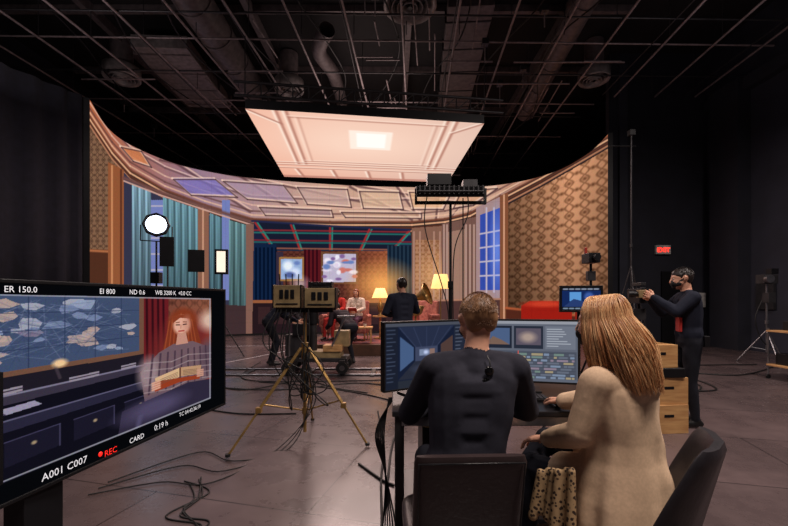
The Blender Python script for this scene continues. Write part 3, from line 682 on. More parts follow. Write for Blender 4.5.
def hand(name,wr,d,nrm,thumb,curl,parent,voxel=0.0032,sc=1.0,glove=None):
    d=V(d).normalized(); nrm=(V(nrm)-d*V(nrm).dot(d)).normalized(); s=nrm.cross(d)
    if s.dot(V(thumb))<0: s=-s
    wr=V(wr); c=[]; r=0.0135*sc
    kn=[wr+d*(0.092+0.004*k)*sc+s*off*sc for off,k in ((0.031,0),(0.011,1),(-0.010,0),(-0.030,-2))]
    for i,k in enumerate(kn):
        c.append((wr+s*(0.012-0.008*i)*sc,0.017*sc,k,0.0125*sc,0))
    c.append((wr-d*0.05*sc,0.026*sc,wr,0.024*sc,0)); c.append((kn[0]-d*0.02*sc,r,kn[3]-d*0.015*sc,r,0))
    Ls=[(0.040,0.025,0.02),(0.044,0.028,0.022),(0.041,0.026,0.021),(0.032,0.02,0.018)]
    for i,k in enumerate(kn):
        p=k; a=0.0; spread=(0.10,0.03,-0.04,-0.12)[i]
        base=(d+s*spread).normalized()
        for j,l in enumerate(Ls[i]):
            a+=curl*(0.8,1.1,0.7)[j]+0.04*i*curl
            v=base*math.cos(a)+nrm*math.sin(a); q=p+v*l*sc
            c.append((p,(0.0088-0.0009*j)*sc,q,(0.0082-0.0011*j)*sc,0)); p=q
    p=wr+d*0.022*sc+s*0.026*sc; v=(d*0.62+s*0.72+nrm*0.25).normalized(); q=p+v*0.038*sc
    c.append((wr+s*0.012*sc,0.017*sc,q,0.0115*sc,0)); v2=(d*0.85+s*0.35+nrm*(0.25+curl*0.5)).normalized(); q2=q+v2*0.03*sc
    c.append((q,0.0112*sc,q2,0.0095*sc,0)); q3=q2+(d*0.9+nrm*(0.1+curl*0.6)).normalized()*0.024*sc; c.append((q2,0.0095*sc,q3,0.008*sc,0))
    return remesh(name,c,[glove or SKIN],voxel*sc,parent,2)
def head_caps(hc,Mh,fem,mask):
    T=lambda x,y,z: V(hc)+Mh@V((x,y,z)); k=0.95 if fem else 1.02; c=[]
    def a(p,r1,q,r2,l): c.append((T(*[i*k for i in p]),r1*k,T(*[i*k for i in q]),r2*k,l))
    a((0,-0.028,0.012),0.078,(0,0.026,0.012),0.073,2); a((0,-0.02,0.03),0.076,(0,0.022,0.032),0.07,2)
    a((0,0.01,-0.02),0.066,(0,0.035,-0.05),0.052,2); a((0,0.03,-0.05),0.05,(0,0.058,-0.088),0.031,2)
    for sx in(-1,1):
        a((sx*0.045,0.03,-0.045),0.03,(sx*0.02,0.062,-0.088),0.024,2); a((sx*0.036,0.068,-0.022),0.028,(sx*0.03,0.06,-0.05),0.026,2)
        a((sx*0.012,0.086,0.026),0.014,(sx*0.044,0.074,0.026),0.013,2)
        a((sx*0.082,-0.008,0.014),0.012,(sx*0.077,0.000,-0.024),0.009,2); a((sx*0.089,-0.016,0.010),0.009,(sx*0.084,-0.014,-0.012),0.009,2)
        a((sx*0.009,0.108,-0.030),0.009,(sx*0.009,0.108,-0.031),0.009,2)
    a((0,0.094,0.016),0.010,(0,0.116,-0.026),0.0125,2)
    a((-0.016,0.090,-0.057),0.008,(0.016,0.090,-0.057),0.008,2); a((-0.013,0.089,-0.068),0.009,(0.013,0.089,-0.068),0.009,2)
    if mask:
        a((-0.02,0.085,-0.045),0.033,(0.02,0.085,-0.045),0.033,4); a((0,0.078,-0.075),0.036,(0,0.1,-0.026),0.020,4)
        for sx in(-1,1): a((sx*0.03,0.075,-0.055),0.028,(sx*0.056,0.045,-0.055),0.021,4); a((sx*0.055,0.05,-0.035),0.011,(sx*0.078,0.008,-0.008),0.005,4)
    return c,T,k
def strands(name,splines,r,m,parent):
    cu=bpy.data.curves.new(name,'CURVE'); cu.dimensions='3D'; cu.bevel_depth=r; cu.bevel_resolution=0
    for pts in splines:
        s=cu.splines.new('POLY'); s.points.add(len(pts)-1)
        n=len(pts)
        for i,p in enumerate(pts): s.points[i].co=(*p,1); s.points[i].radius=1.0 if i<n*0.7 else 1-0.8*(i/n-0.7)/0.3
    cu.materials.append(m); o=bpy.data.objects.new(name,cu); S.collection.objects.link(o); o.parent=parent; return o
EYEW=mat('eye_white',(205,198,192),0.3); EYEI=mat('iris',(60,45,35),0.2); MASKM=mat('face_mask_cloth',(30,30,34),0.8); 
def person(name,loc,yaw,J,top,pants,shoe,hairm,hair='short',fem=False,mask=False,voxel=0.008,hy=0,hp=0,world=True,th=0.008,extra=(),hands=None,sw=0.18,cyaw=0,detail=True,belly=0.0,folds=0.0,lofts=(),smo=4):
    root=empty(name,(*loc,0),yaw); inv=(Matrix.Translation((*loc,0))@Matrix.Rotation(yaw,4,'Z')).inverted()
    g=lambda k:(inv@V(J[k])) if world else V(J[k])
    rot=inv.to_3x3() if world else Matrix.Identity(3)
    pel,C,hc=g('pel'),g('chest'),g('head'); rv=Matrix.Rotation(cyaw,3,'Z')@V((1,0,0)); pv=V((1,0,0)); up=(C-pel).normalized()
    fw=up.cross(rv)
    s=0.92 if fem else 1.0; c=[]
    sh={'L':C-rv*sw-V((0,0,0.035)),'R':C+rv*sw-V((0,0,0.035))}
    for sx in(-1,1):
        hip=pel+pv*sx*0.085; rib=pel.lerp(C,0.62)+rv*sx*0.068*s; ches=C-up*0.10+rv*sx*0.085*s; wst=pel.lerp(C,0.3)+rv*sx*0.058*s
        c+= [(hip,0.105,wst,0.095*s+th,1),(pel+up*0.09+pv*sx*0.075,0.098+th,wst,0.094*s+th,0),(wst,0.094*s+th,rib,0.105*s+th,0),(rib,0.105*s+th,ches,0.098*s+th,0),(ches,0.095*s+th,C-up*0.05+rv*sx*0.11,0.07*s+th,0),
             (C+up*0.005+rv*sx*0.045,0.042*s+th*0.6,sh['L' if sx<0 else 'R']+V((0,0,0.008)),0.05*s+th,0)]
    c.append((pel+up*0.1,0.10+belly,pel.lerp(C,0.5)+fw*0.02,0.10*s+th+belly,0))
    c.append((pel-pv*0.07,0.11,pel+pv*0.07,0.11,1)); c.append((C-up*0.04,0.075*s+th,C+up*0.012,0.058*s+th*0.6,0))
    c.append((C-up*0.12-rv*0.07-fw*0.035,0.07*s+th,C-up*0.12+rv*0.07-fw*0.035,0.07*s+th,0)); c.append((C-up*0.20-rv*0.06-fw*0.033,0.073*s+th,C-up*0.20+rv*0.06-fw*0.033,0.073*s+th,0)); c.append((C-up*0.28-rv*0.05-fw*0.03,0.075*s+th,C-up*0.28+rv*0.05-fw*0.03,0.075*s+th,0)); c.append((C-up*0.38-rv*0.05-fw*0.02,0.08*s+th,C-up*0.38+rv*0.05-fw*0.02,0.08*s+th,0))
    if fem:
        for sx in(-1,1): c.append((C-up*0.17+rv*sx*0.075+fw*0.07,0.062,C-up*0.15+rv*sx*0.07+fw*0.05,0.06,0))
    for sd in 'LR':
        S0=sh[sd];E=g('e'+sd);Wt=g('w'+sd)
        c+= [(S0,0.058*s+th,E,0.043*s+th,0),(E,0.044*s+th,E.lerp(Wt,0.3),0.044*s+th,0),(E.lerp(Wt,0.3),0.044*s+th,Wt,0.029*s+th,0)]
        H=pel+pv*(-0.09 if sd=='L' else 0.09);K=g('k'+sd);An=g('a'+sd)
        c+= [(H,0.098*s,K,0.064*s,1),(K,0.062*s,K.lerp(An,0.3),0.062*s,1),(K.lerp(An,0.3),0.062*s,An,0.044*s,1)]
        td=(rot@V(J['t'+sd])).normalized() if 't'+sd in J else V((0,1,0))
        c+= [(An,0.042,An-td*0.035-V((0,0,max(0,An.z-0.05))) if J.get('flat'+sd,True) else An-td*0.03,0.036,3)]
        b=V((An.x,An.y,0.045)) if J.get('flat'+sd,True) else An-V((0,0,0.03))
        c+= [(b-td*0.045,0.036,b+td*0.09,0.036,3),(b+td*0.08,0.036,b+td*0.175-V((0,0,0.010)),0.027,3)]
    Mh=Matrix.Rotation(hy,3,'Z')@Matrix.Rotation(hp,3,'X')
    hcaps,T,k=head_caps(hc,Mh,fem,mask)
    c.append((C+up*0.01,0.056*s,T(0,-0.02,-0.045),0.054*s,2))
    c+=hcaps
    for ex in extra:
        c.append(((inv@V(ex[0])) if world else V(ex[0]),ex[1],(inv@V(ex[2])) if world else V(ex[2]),ex[3],ex[4]))
    remesh('body',c,[top,pants,SKIN,shoe,MASKM],voxel,root,smo,folds,lofts)
    w=MB()
    for sx in(-1,1):
        e=T(sx*0.031*k,0.083*k,0.003*k); w.sph(e,0.0125*k,EYEW,12); f2=Mh@V((0,1,0)); w.sph(e+f2*0.0075*k,0.0065*k,EYEI,10)
    w.build('eyes',root)
    hcps=[]
    def a(p,r1,q,r2): hcps.append((T(*[i*k for i in p]),r1*k,T(*[i*k for i in q]),r2*k,0))
    a((0,-0.036,0.022),0.080,(0,0.014,0.034),0.077); a((0,-0.03,0.045),0.070,(0,0.028,0.05),0.062)
    if hair=='short':
        for sx in(-1,1): a((sx*0.028,-0.054,0.0),0.048,(sx*0.028,-0.05,-0.02),0.044); a((sx*0.064,0.018,0.034),0.018,(sx*0.068,0.022,0.008),0.010)
    else:
        for sx in(-1,1): a((sx*0.03,-0.05,0.0),0.050,(sx*0.034,-0.045,-0.035),0.042)
        a((0,-0.05,0.0),0.06,(0,-0.05,-0.045),0.05)
        for sx in(-1,1): a((sx*0.055,0.0,0.03),0.038,(sx*0.062,-0.012,-0.05),0.032)
    if hair=='long':
        for sx in(-1,0,1): a((sx*0.05,-0.045,-0.02),0.045,(sx*0.055,-0.075,-0.16),0.038)
        for sx in(-1,0,1): a((sx*0.055,-0.075,-0.16),0.036,(sx*0.045,-0.10,-0.24),0.020)
    if hair=='bob':
        for sx in(-1,1): a((sx*0.06,-0.02,-0.03),0.034,(sx*0.06,-0.01,-0.12),0.024)
        a((0,-0.06,-0.03),0.05,(0,-0.06,-0.12),0.035)
    remesh('hair',hcps,[hairm],0.006 if detail else 0.01,root,3)
    if detail and hair=='short':
        sp_=[]
        for i in range(3000):
            ph=random.uniform(0,2*math.pi); ct=random.uniform(-0.42,1); st=math.sqrt(1-ct*ct)
            d=V((math.cos(ph)*st,math.sin(ph)*st,ct))
            if d.y>0.40 and d.z<0.60: continue
            if d.y>-0.35 and d.z<0.05: continue
            p=V((d.x*0.080,-0.016+d.y*0.100,0.028+d.z*0.092)); 
            if d.z<0: p=V((d.x*0.078,-0.02+d.y*0.085,0.028+d.z*0.13))
            fl=V((d.x*0.2+random.gauss(0,.12),-0.15+random.gauss(0,.10)+d.y*0.2,-0.9+0.9*max(0,d.z)))
            L=0.014 if d.z<0.2 else 0.022; pts=[T(*((p+(d*0.18*j+fl*0.5*j*(j+1)/3)*L*0.5)*k)) for j in range(3)]; sp_.append(pts)
        strands('hair_strands',sp_,0.0010,hairm,root)
    if detail and hair=='long':
        for mi_,(hm,cnt) in enumerate(((hairm,1150),(hairm2,1150))):
            sp_=[]
            for i in range(cnt):
                ph=random.uniform(math.radians(132),math.radians(408))
                lay=random.uniform(0.0,0.010); y0=random.uniform(-0.07,0.045); L=random.uniform(0.20,0.34); wv=random.gauss(1.5,0.9)+ph*2; wa=random.uniform(0.003,0.010); out=random.uniform(0.6,1.3); pts=[]
                ex,ey=math.cos(ph),math.sin(ph); tx=ex*(0.086+lay); ty=-0.016+ey*(0.104+lay)
                for j in range(17):
                    if j<7:
                        a_=j/6*math.pi/2; x_=tx*math.sin(a_); y_=y0+(ty-y0)*math.sin(a_); z_=0.025+(0.092+lay)*math.cos(a_)
                    else:
                        q=(j-6)/10; fl=0.036*math.sin(q*math.pi*0.9)*out
                        x_=tx*(1-0.12*q)+ex*fl+wa*math.sin(wv+q*8)*q; y_=ty-0.05*q*(0.4+0.6*(ey<0))+ey*fl*0.6+wa*math.cos(wv+q*7)*q-0.03*q; z_=0.025-q*L
                    pts.append(T(x_*k,y_*k,z_*k))
                sp_.append(pts)
            strands('hair_strands',sp_,0.0016,hm,root)
    if hands is not False:
        for sd in 'LR':
            h=(hands or {}).get(sd); Wt=g('w'+sd); E=g('e'+sd)
            dr=(Wt-E).normalized(); nr=V((1 if sd=='L' else -1,0,0)); thb=V((0,1,0)); cu=0.35
            if h: dr=rot@V(h[0]); nr=rot@V(h[1]); thb=rot@V(h[2]); cu=h[3]
            hand('hand_left' if sd=='L' else 'hand_right',Wt+dr.normalized()*0.02,dr,nr,thb,cu,root,0.0032 if detail else 0.006,0.93 if fem else 1.0)
    return root,T,k
hairm2=hairmat('golden_hair',(238,196,146),(212,162,112))
BRH=hairmat('light_brown_hair',(152,112,78),(122,86,58)); AUB=hairmat('strawberry_blonde_hair',(204,148,102),(170,114,74)); DKH=hairmat('dark_hair',(42,33,30),(26,20,19)); REDH=hairmat('red_hair',(150,78,46),(116,56,34))
NAVY=cloth('charcoal_sweater',(50,50,60),0.9,0.15,14); BEIGE=cloth('beige_coat',(224,192,160),0.8,0.12,14); JEANB=cloth('black_trousers',(34,35,43),0.85,0.4,10); SHOEB=mat('black_shoe',(24,24,26),0.5); BLKT=cloth('black_tshirt',(34,37,50),0.85,0.3,10)
PALE=cloth('pale_knit',(216,196,180),0.9,0.4,12)
# seated man (back to camera)
J=dict(pel=(0.30,1.72,0.575),chest=(0.362,1.80,1.125),head=(0.388,1.86,1.312),eL=(0.075,1.92,0.86),wL=(0.17,2.16,0.852),eR=(0.64,1.93,0.87),wR=(0.585,2.17,0.850),
 kL=(0.17,2.12,0.57),aL=(0.16,2.22,0.10),kR=(0.45,2.10,0.57),aR=(0.46,2.28,0.10),tL=(-0.2,1,0),tR=(0.1,1,0))
root,T,k=person('seated_man',(0.365,1.70),0.0,J,NAVY,JEANB,SHOEB,BRH,'short',mask=True,voxel=0.0065,hy=0.12,hp=-0.10,th=0.015,belly=0.01,sw=0.178,folds=0.0018,smo=12,
  hands={'L':((0.45,0.9,-0.12),(0,0,-1),(1,0,0),0.22),'R':((0.1,1,-0.10),(0,0,-1),(-1,0,0),0.3)})
w=MB(); gl=mat('sunglasses_lens',(12,12,14),0.08)
oc=V((0.03,-0.010,1.075))
for sx in(-1,1):
    w.rev(oc+V((sx*0.006,0,sx*0.024)),(0.2,-1,0.15),[(0.001,0.010),(0.017,0.009),(0.021,0.004),(0.019,-0.002)],gl,18)
w.tube([oc+V((0.012,0.002,0.04)),oc+V((0.012,0.01,0.065)),oc+V((0.005,0.04,0.085))],0.003,BLKP); w.tube([oc+V((0,-0.006,-0.008)),oc+V((0.006,-0.008,0.0)),oc+V((0.0,-0.006,0.008))],0.003,BLKP)
w.build('sunglasses',root)
# seated woman
yaw=math.radians(35); fx,fy=-math.sin(yaw),math.cos(yaw); rx,ry=math.cos(yaw),math.sin(yaw)
PW=V((1.01,1.70,0))
def wp(f,r,z): return (PW.x+fx*f+rx*r,PW.y+fy*f+ry*r,z)
J=dict(pel=wp(0.0,0,0.575),chest=wp(0.06,-0.005,1.09),head=wp(0.105,-0.04,1.300),eL=wp(0.11,-0.205,0.84),wL=wp(0.31,-0.12,0.75),eR=(1.06,2.04,0.90),wR=(0.925,2.165,0.852),
 kL=wp(0.42,-0.09,0.58),aL=wp(0.46,-0.12,0.10),kR=wp(0.42,0.02,0.685),aR=wp(0.56,-0.18,0.34),tL=(fx,fy,0),tR=(fx*0.9-rx*0.2,fy*0.9-ry*0.2,-0.35),flatR=False)
coat=[(1.12,0,0.055,0.09,0.08,0),(1.085,0,0.055,0.145,0.100,0),(1.04,0,0.052,0.178,0.120,0.1),(0.98,0,0.05,0.186,0.134,0.3),(0.90,0,0.045,0.184,0.138,0.5),(0.82,0,0.04,0.182,0.140,0.6),(0.74,0,0.035,0.190,0.148,0.8),(0.66,0,0.035,0.212,0.168,1),(0.58,0,0.035,0.236,0.182,1.2),(0.50,0,0.03,0.252,0.190,1.4),(0.44,0,0.03,0.258,0.194,1.5),(0.38,0,0.03,0.262,0.196,1.6)]
ex=[]
ex.append((wp(0.05,-0.10,0.66),0.09,wp(0.24,-0.10,0.62),0.078,0)); ex.append((wp(0.05,0.08,0.68),0.09,wp(0.22,0.05,0.665),0.076,0))
ex.append((wp(-0.03,-0.06,1.08),0.045,wp(-0.03,0.06,1.08),0.045,0)); ex.append((wp(-0.05,-0.05,1.02),0.04,wp(-0.05,0.05,1.02),0.04,0))
root,T,k=person('seated_woman',(PW.x,PW.y),yaw,J,BEIGE,JEANB,SHOEB,AUB,'long',fem=True,mask=True,voxel=0.0065,hy=0.15,hp=-0.10,th=0.018,sw=0.158,extra=ex,folds=0.0026,lofts=((coat,0,0.034),),smo=6,
  hands={'L':((fx,fy,-0.3),(0,0,-1),(rx,ry,0),0.35),'R':((-0.1,1,-0.12),(0,0,-1),(-1,0,0),0.30)})
BAG=mat('leopard_print',(184,152,112),0.75,col2=(58,42,34),nscale=62,tex='voronoi')
bagc=[]
for i in range(6):
    ww=0.012*math.sin(i*2.1)
    bagc.append(((-0.268+ww,0.11+0.028*i,0.70-0.01*i),0.016,(-0.292+ww,0.10+0.034*i,0.47+0.02*math.cos(i*1.7)),0.022,0))
remesh('patterned_scarf',bagc,[BAG],0.006,root,3)
# standing man on the right
yw=math.radians(72); PS=V((3.32,4.5,0)); f1=V((-math.sin(yw),math.cos(yw),0)); r1=V((math.cos(yw),math.sin(yw),0))
def sp2(f,r,z): q=PS+f1*f+r1*r; return (q.x,q.y,z)
J=dict(pel=sp2(0,0,0.93),chest=sp2(0.02,0,1.46),head=sp2(0.07,0,1.645),eL=sp2(0.20,-0.24,1.27),wL=sp2(0.36,-0.08,1.42),eR=sp2(0.2,0.22,1.25),wR=sp2(0.36,0.06,1.40),
 kL=sp2(0.02,-0.10,0.50),aL=sp2(-0.02,-0.12,0.10),kR=sp2(0.05,0.11,0.50),aR=sp2(0.02,0.13,0.10),tL=tuple(f1-r1*0.2),tR=tuple(f1+r1*0.2))
root,T,k=person('standing_man',(PS.x,PS.y),yw,J,BLKT,JEANB,SHOEB,DKH,'short',mask=True,voxel=0.009,hp=-0.15,th=0.015,folds=0.003,
  hands={'L':(tuple(f1*0.7+r1*0.5+V((0,0,.5))),tuple(r1),tuple(V((0,0,1))),0.6),'R':(tuple(f1*0.7-r1*0.5+V((0,0,.5))),tuple(-r1),tuple(V((0,0,1))),0.6)},detail=True)
w=MB(); w.box((0.02,0.47,1.47),(0.13,0.07,0.09),TANBOX); w.cyl((0.02,0.5,1.47),(0.02,0.59,1.47),0.032,BLK); w.cyl((0.02,0.55,1.47),(0.02,0.60,1.47),0.04,BLK); w.box((0.02,0.45,1.53),(0.05,0.05,0.03),BLK)
w.build('stills_camera',root,bevel=0.005)
w=MB(); RP=mat('red_pouch',(200,50,44),0.6); w.box((-0.13,-0.11,0.95),(0.09,0.05,0.12),BLK); w.box((0.12,-0.10,1.0),(0.05,0.045,0.10),RP); w.box((-0.10,0.13,1.13),(0.12,0.03,0.16),RP); w.cyl((0.14,-0.08,1.05),(0.14,-0.08,1.2),0.006,BLK); w.build('belt_pouches',root,bevel=0.006)
def standing(name,loc,yaw,top,pants,hm,hair='short',fem=False,bend=0.0,h=1.0,arms=None,**kw):
    s=h; J=dict(pel=(0,-0.06*bend*3,0.93*s),chest=(0,0.02+0.40*bend*1.2,(1.47-0.22*bend)*s),head=(0,0.05+0.55*bend*1.2,(1.655-0.28*bend)*s),
     eL=(-0.25,0.03+0.4*bend,1.18*s-0.2*bend),wL=(-0.22,0.16+0.55*bend,0.98*s-0.1*bend),eR=(0.25,0.03+0.4*bend,1.18*s-0.2*bend),wR=(0.2,0.18+0.55*bend,1.0*s-0.1*bend),
     kL=(-0.11,0.04+0.1*bend,0.50*s),aL=(-0.13,-0.02,0.10),kR=(0.11,0.04+0.1*bend,0.50*s),aR=(0.13,-0.02,0.10))
    if arms: J.update(arms)
    return person(name,loc,yaw,J,top,pants,SHOEB,hm,hair,fem,voxel=0.011,world=False,detail=False,**kw)
standing('crew_man',(0.14,6.45),0.35,BLKT,JEANB,DKH,'short',th=0.015,arms=dict(eR=(0.30,0.12,1.22),wR=(0.10,0.32,1.28),eL=(-0.27,0.05,1.2),wL=(-0.1,0.28,1.15)))
standing('camera_operator',(-2.62,8.6),-1.1,BLKT,JEANB,DKH,'short',bend=0.55,th=0.012,mask=True)
standing('focus_puller',(-2.15,9.45),-2.6,cloth('grey_hoodie',(74,68,74)),JEANB,BRH,'short',bend=0.35,th=0.02,mask=True)
standing('dolly_grip',(-1.02,8.75),0.6,cloth('dark_jacket',(50,42,48)),JEANB,DKH,'bob',fem=True,bend=0.75,h=0.86,th=0.02,mask=True)
# ================================================================= SET DRESSING on a low riser
w=MB(); w.box((-0.4,11.3,0.14),(3.8,2.6,0.28),mat('riser_wood',(96,66,50),0.5)); w.box((-0.4,11.3,0.285),(3.4,2.3,0.008),mat('rug',(140,70,60),0.9,col2=(70,44,58),nscale=6)); w.build('stage_riser',bevel=0.003)
UPH=mat('rose_upholstery',(186,116,100),0.8,col2=(140,76,70),nscale=14)
def armchair(loc,yaw,wd=0.66,name='armchair'):
    r=empty(name,loc,yaw); w=MB(); h_=wd/2
    w.box((0,0,0.30),(wd,0.62,0.22),UPH); w.box((0,0.03,0.44),(wd-.16,0.52,0.10),UPH); w.box((0,-0.30,0.72),(wd-.04,0.14,0.72),UPH,R=Matrix.Rotation(0.15,3,'X'))
    for s in(-1,1): w.box((s*h_,0.0,0.5),(0.11,0.6,0.28),UPH); w.cyl((s*h_,-0.28,0.64),(s*h_,0.30,0.64),0.065,UPH); 
    for a in(-1,1):
        for b in(-1,1): w.cyl((a*(h_-.05),b*0.26,0.0),(a*(h_-.05),b*0.26,0.2),0.018,WOOD,r2=0.03)
    w.build('upholstery',r,bevel=0.03)
armchair((-1.35,11.2,0.295),math.pi-0.1,1.25,'sofa'); armchair((0.85,11.5,0.295),2.6)
def sit(name,loc,yaw,z0,top,pants,hm,hair,fem):
    J=dict(pel=(0,-0.02,z0+0.60),chest=(0,-0.04,z0+1.13),head=(0,0.0,z0+1.31),eL=(-0.24,0.06,z0+0.86),wL=(-0.10,0.26,z0+0.80),eR=(0.24,0.06,z0+0.86),wR=(0.10,0.26,z0+0.80),kL=(-0.12,0.42,z0+0.56),aL=(-0.12,0.48,z0+0.1),kR=(0.12,0.42,z0+0.56),aR=(0.12,0.48,z0+0.1),flatL=False,flatR=False)
    return person(name,loc,yaw,J,top,pants,SHOEB,hm,hair,fem,voxel=0.011,world=False,detail=False,th=0.015)
r,_,_=sit('actress',(-1.06,11.2),2.95,0.295,PALE,cloth('plum_skirt',(96,64,84)),REDH,'bob',True)
w=MB(); w.box((0.0,0.36,1.13),(0.24,0.02,0.16),REDC,R=Matrix.Rotation(-0.7,3,'X')); w.box((0.0,0.35,1.14),(0.23,0.025,0.15),WHITE,R=Matrix.Rotation(-0.7,3,'X')); w.build('book',r)
sit('actor',(-1.60,11.2),2.8,0.295,cloth('red_dress',(180,50,44)),cloth('red_skirt',(160,44,42)),DKH,'bob',True)
SHADE=mat('lamp_shade',(255,200,124),0.8,emit=1.25)
def floor_lamp(c,h):
    c=V(c); w=MB(); w.cyl(c,c+V((0,0,.03)),0.15,BRASS,n=24); w.cyl(c+V((0,0,.03)),c+V((0,0,h)),0.013,BRASS); w.sph(c+V((0,0,h*0.5)),0.03,BRASS)
    w.rev(c+V((0,0,h-0.06)),(0,0,1),[(0.24,0),(0.16,0.34),(0.155,0.34),(0.235,0)],SHADE); w.build('floor_lamp')
floor_lamp((1.13,9.7,0.0),1.74)
w=MB(); c=V((-0.40,11.6,0.291)); w.cyl(c,c+V((0,0,.03)),0.2,WOOD,n=20); w.cyl(c+V((0,0,.03)),c+V((0,0,.62)),0.03,WOOD); w.cyl(c+V((0,0,.62)),c+V((0,0,.65)),0.23,WOOD,n=24); w.build('side_table')
w=MB(); c=V((-0.40,11.6,0.942)); w.rev(c,(0,0,1),[(0.001,0),(0.08,0),(0.08,0.02),(0.03,0.06),(0.07,0.16),(0.09,0.28),(0.03,0.42),(0.012,0.56)],BRASS); w.rev(c+V((0,0,.52)),(0,0,1),[(0.24,0),(0.13,0.28),(0.125,0.28),(0.235,0)],SHADE); w.build('table_lamp')
w=MB(); c=V((-0.9,10.35,0.291)); w.box(c+V((0,0,.40)),(0.7,0.4,0.035),WOOD)
for a in(-.3,.3):
    for b in(-.16,.16): w.cyl(c+V((a,b,0)),c+V((a,b,.39)),0.016,WOOD,r2=0.024)
w.box(c+V((-.12,0,.435)),(0.22,0.16,0.03),REDC,rz=.2); w.rev(c+V((.15,0,.418)),(0,0,1),[(0.001,0),(0.03,0),(0.045,0.07),(0.04,0.07)],WHITE); w.build('coffee_table',bevel=0.003)
w=MB(); c=V((0.52,9.6,0)); w.cyl(c,c+V((0,0,1.0)),0.02,BRASS); w.cyl(c,c+V((0,0,.03)),0.16,BRASS,n=20)
w.rev(c+V((0,0,1.0)),(0,0,1),[(0.02,0),(0.14,0.06),(0.22,0.26),(0.2,0.26),(0.12,0.08)],BRASS)
w.rev(c+V((0.0,0,1.45)),(0.8,-0.3,0.3),[(0.04,-0.25),(0.06,0),(0.14,0.2),(0.28,0.32),(0.27,0.32)],BRASS); w.tube(smooth_pts([c+V((0,0,1.2)),c+V((-0.2,0,1.3)),c+V((-0.2,0.1,1.45)),c+V((-0.1,0,1.45))]),0.03,BRASS)
w.build('gramophone')
# ================================================================= CAMERA DOLLY
w=MB(); c=V((-1.45,7.7,0.045))
w.box(c+V((0,0,.24)),(1.15,0.62,0.07),DKG); w.box(c+V((0.1,0,.33)),(0.7,0.45,0.12),TANBOX); w.box(c+V((0.3,-0.1,.45)),(0.35,0.3,0.12),WOOD)
for sx in(-.5,.5):
    for sy in(-.33,.33):
        for q in(-0.06,0.06): w.cyl(c+V((sx,sy+q-0.02,.11)),c+V((sx,sy+q+0.02,.11)),0.11,RUB,n=18); w.cyl(c+V((sx,sy+q-0.024,.11)),c+V((sx,sy+q+0.024,.11)),0.05,SILV,n=12)
        w.box(c+V((sx,sy,.2)),(0.1,0.14,0.1),DKG)
w.cyl(c+V((-0.1,0,.3)),c+V((-0.1,0,1.0)),0.07,DKG,n=16); w.cyl(c+V((-0.1,0,.9)),c+V((-0.1,0,1.15)),0.1,BLK,n=16)
w.box(c+V((-0.1,0,1.2)),(0.2,0.2,0.05),SILV); w.cyl(c+V((-0.55,-0.2,1.05)),c+V((-0.1,-0.05,1.18)),0.012,BLK); w.cyl(c+V((0.3,-0.3,.5)),c+V((0.55,-0.3,1.05)),0.02,SILV); w.cyl(c+V((0.4,-0.3,1.05)),c+V((0.72,-0.3,1.05)),0.018,SILV)
w.box(c+V((-0.45,0,.5)),(0.3,0.35,0.4),DKG); w.box(c+V((0.45,0.05,.62)),(0.28,0.3,0.3),TANBOX); w.cyl(c+V((-0.5,-0.25,.3)),c+V((-0.5,-0.25,1.0)),0.02,SILV); w.box(c+V((-0.3,-0.2,.8)),(0.3,0.05,0.22),BLK)
w.build('camera_dolly',bevel=0.006)
w=MB(); c=c+V((-0.1,0,1.38)); w.box(c+V((0,0,0)),(0.17,0.36,0.2),BLK); w.box(c+V((0,0,-0.13)),(0.12,0.3,0.05),DKG); w.cyl(c+V((0,0.18,0)),c+V((0,0.42,0)),0.065,BLK,r2=0.075,n=20); w.box(c+V((0,0.46,0.01)),(0.2,0.07,0.16),BLK); w.box(c+V((0,0.50,0.12)),(0.2,0.01,0.1),BLK,R=Matrix.Rotation(0.5,3,'X'))
w.box(c+V((0,-0.24,0)),(0.14,0.12,0.17),DKG); w.tube(smooth_pts([c+V((0,-.12,.1)),c+V((0,-.1,.18)),c+V((0,.12,.18)),c+V((0,.14,.1))]),0.014,BLK); w.box(c+V((-0.22,0.02,0.08)),(0.2,0.03,0.13),BLK,rz=-0.3); w.cyl(c+V((-0.14,0.02,0.05)),c+V((-0.08,0.02,0.0)),0.01,BLK)
w.build('cinema_camera',bevel=0.006)
w=MB()
for yy in (7.38,8.02): w.cyl((-3.6,yy-0.0,0.02),(0.9,yy,0.02),0.02,SILV,n=8)
for k in range(8): w.box((-3.4+k*0.6,7.7,0.012),(0.08,0.8,0.02),DKG)
w.build('dolly_track')
# ================================================================= BIG TRIPOD with receivers
c=V((-0.88,3.95,0)); w=MB()
w.cyl(c+V((0,0,.10)),c+V((0,0,1.28)),0.017,BRASS); w.cyl(c+V((0,0,.82)),c+V((0,0,.98)),0.035,BRASS,n=16); w.cyl(c+V((0,0,.28)),c+V((0,0,.34)),0.028,BRASS)
for a,L in ((math.radians(215),0.72),(math.radians(-12),0.64),(math.radians(95),0.66)):
    f=c+V((math.cos(a)*L,math.sin(a)*L,0.02)); t0=c+V((math.cos(a)*0.04,math.sin(a)*0.04,0.93)); 
    sd=V((-math.sin(a),math.cos(a),0))*0.014
    w.cyl(t0+sd,t0.lerp(f,0.6)+sd,0.010,BRASS); w.cyl(t0-sd,t0.lerp(f,0.6)-sd,0.010,BRASS); w.cyl(t0.lerp(f,0.5),f,0.011,BRASS); w.cyl(f-V((0,0,0.005)),f+V((0,0,0.02)),0.022,RUB); w.cyl(c+V((0,0,.31)),t0.lerp(f,0.55),0.008,BRASS)
    q=t0.lerp(f,0.6); w.box(q,(0.05,0.05,0.05),BRASS)
w.box(c+V((0,0,1.30)),(0.56,0.05,0.045),BLK)
w.build('tripod_stand',bevel=0.002)
w=MB(); 
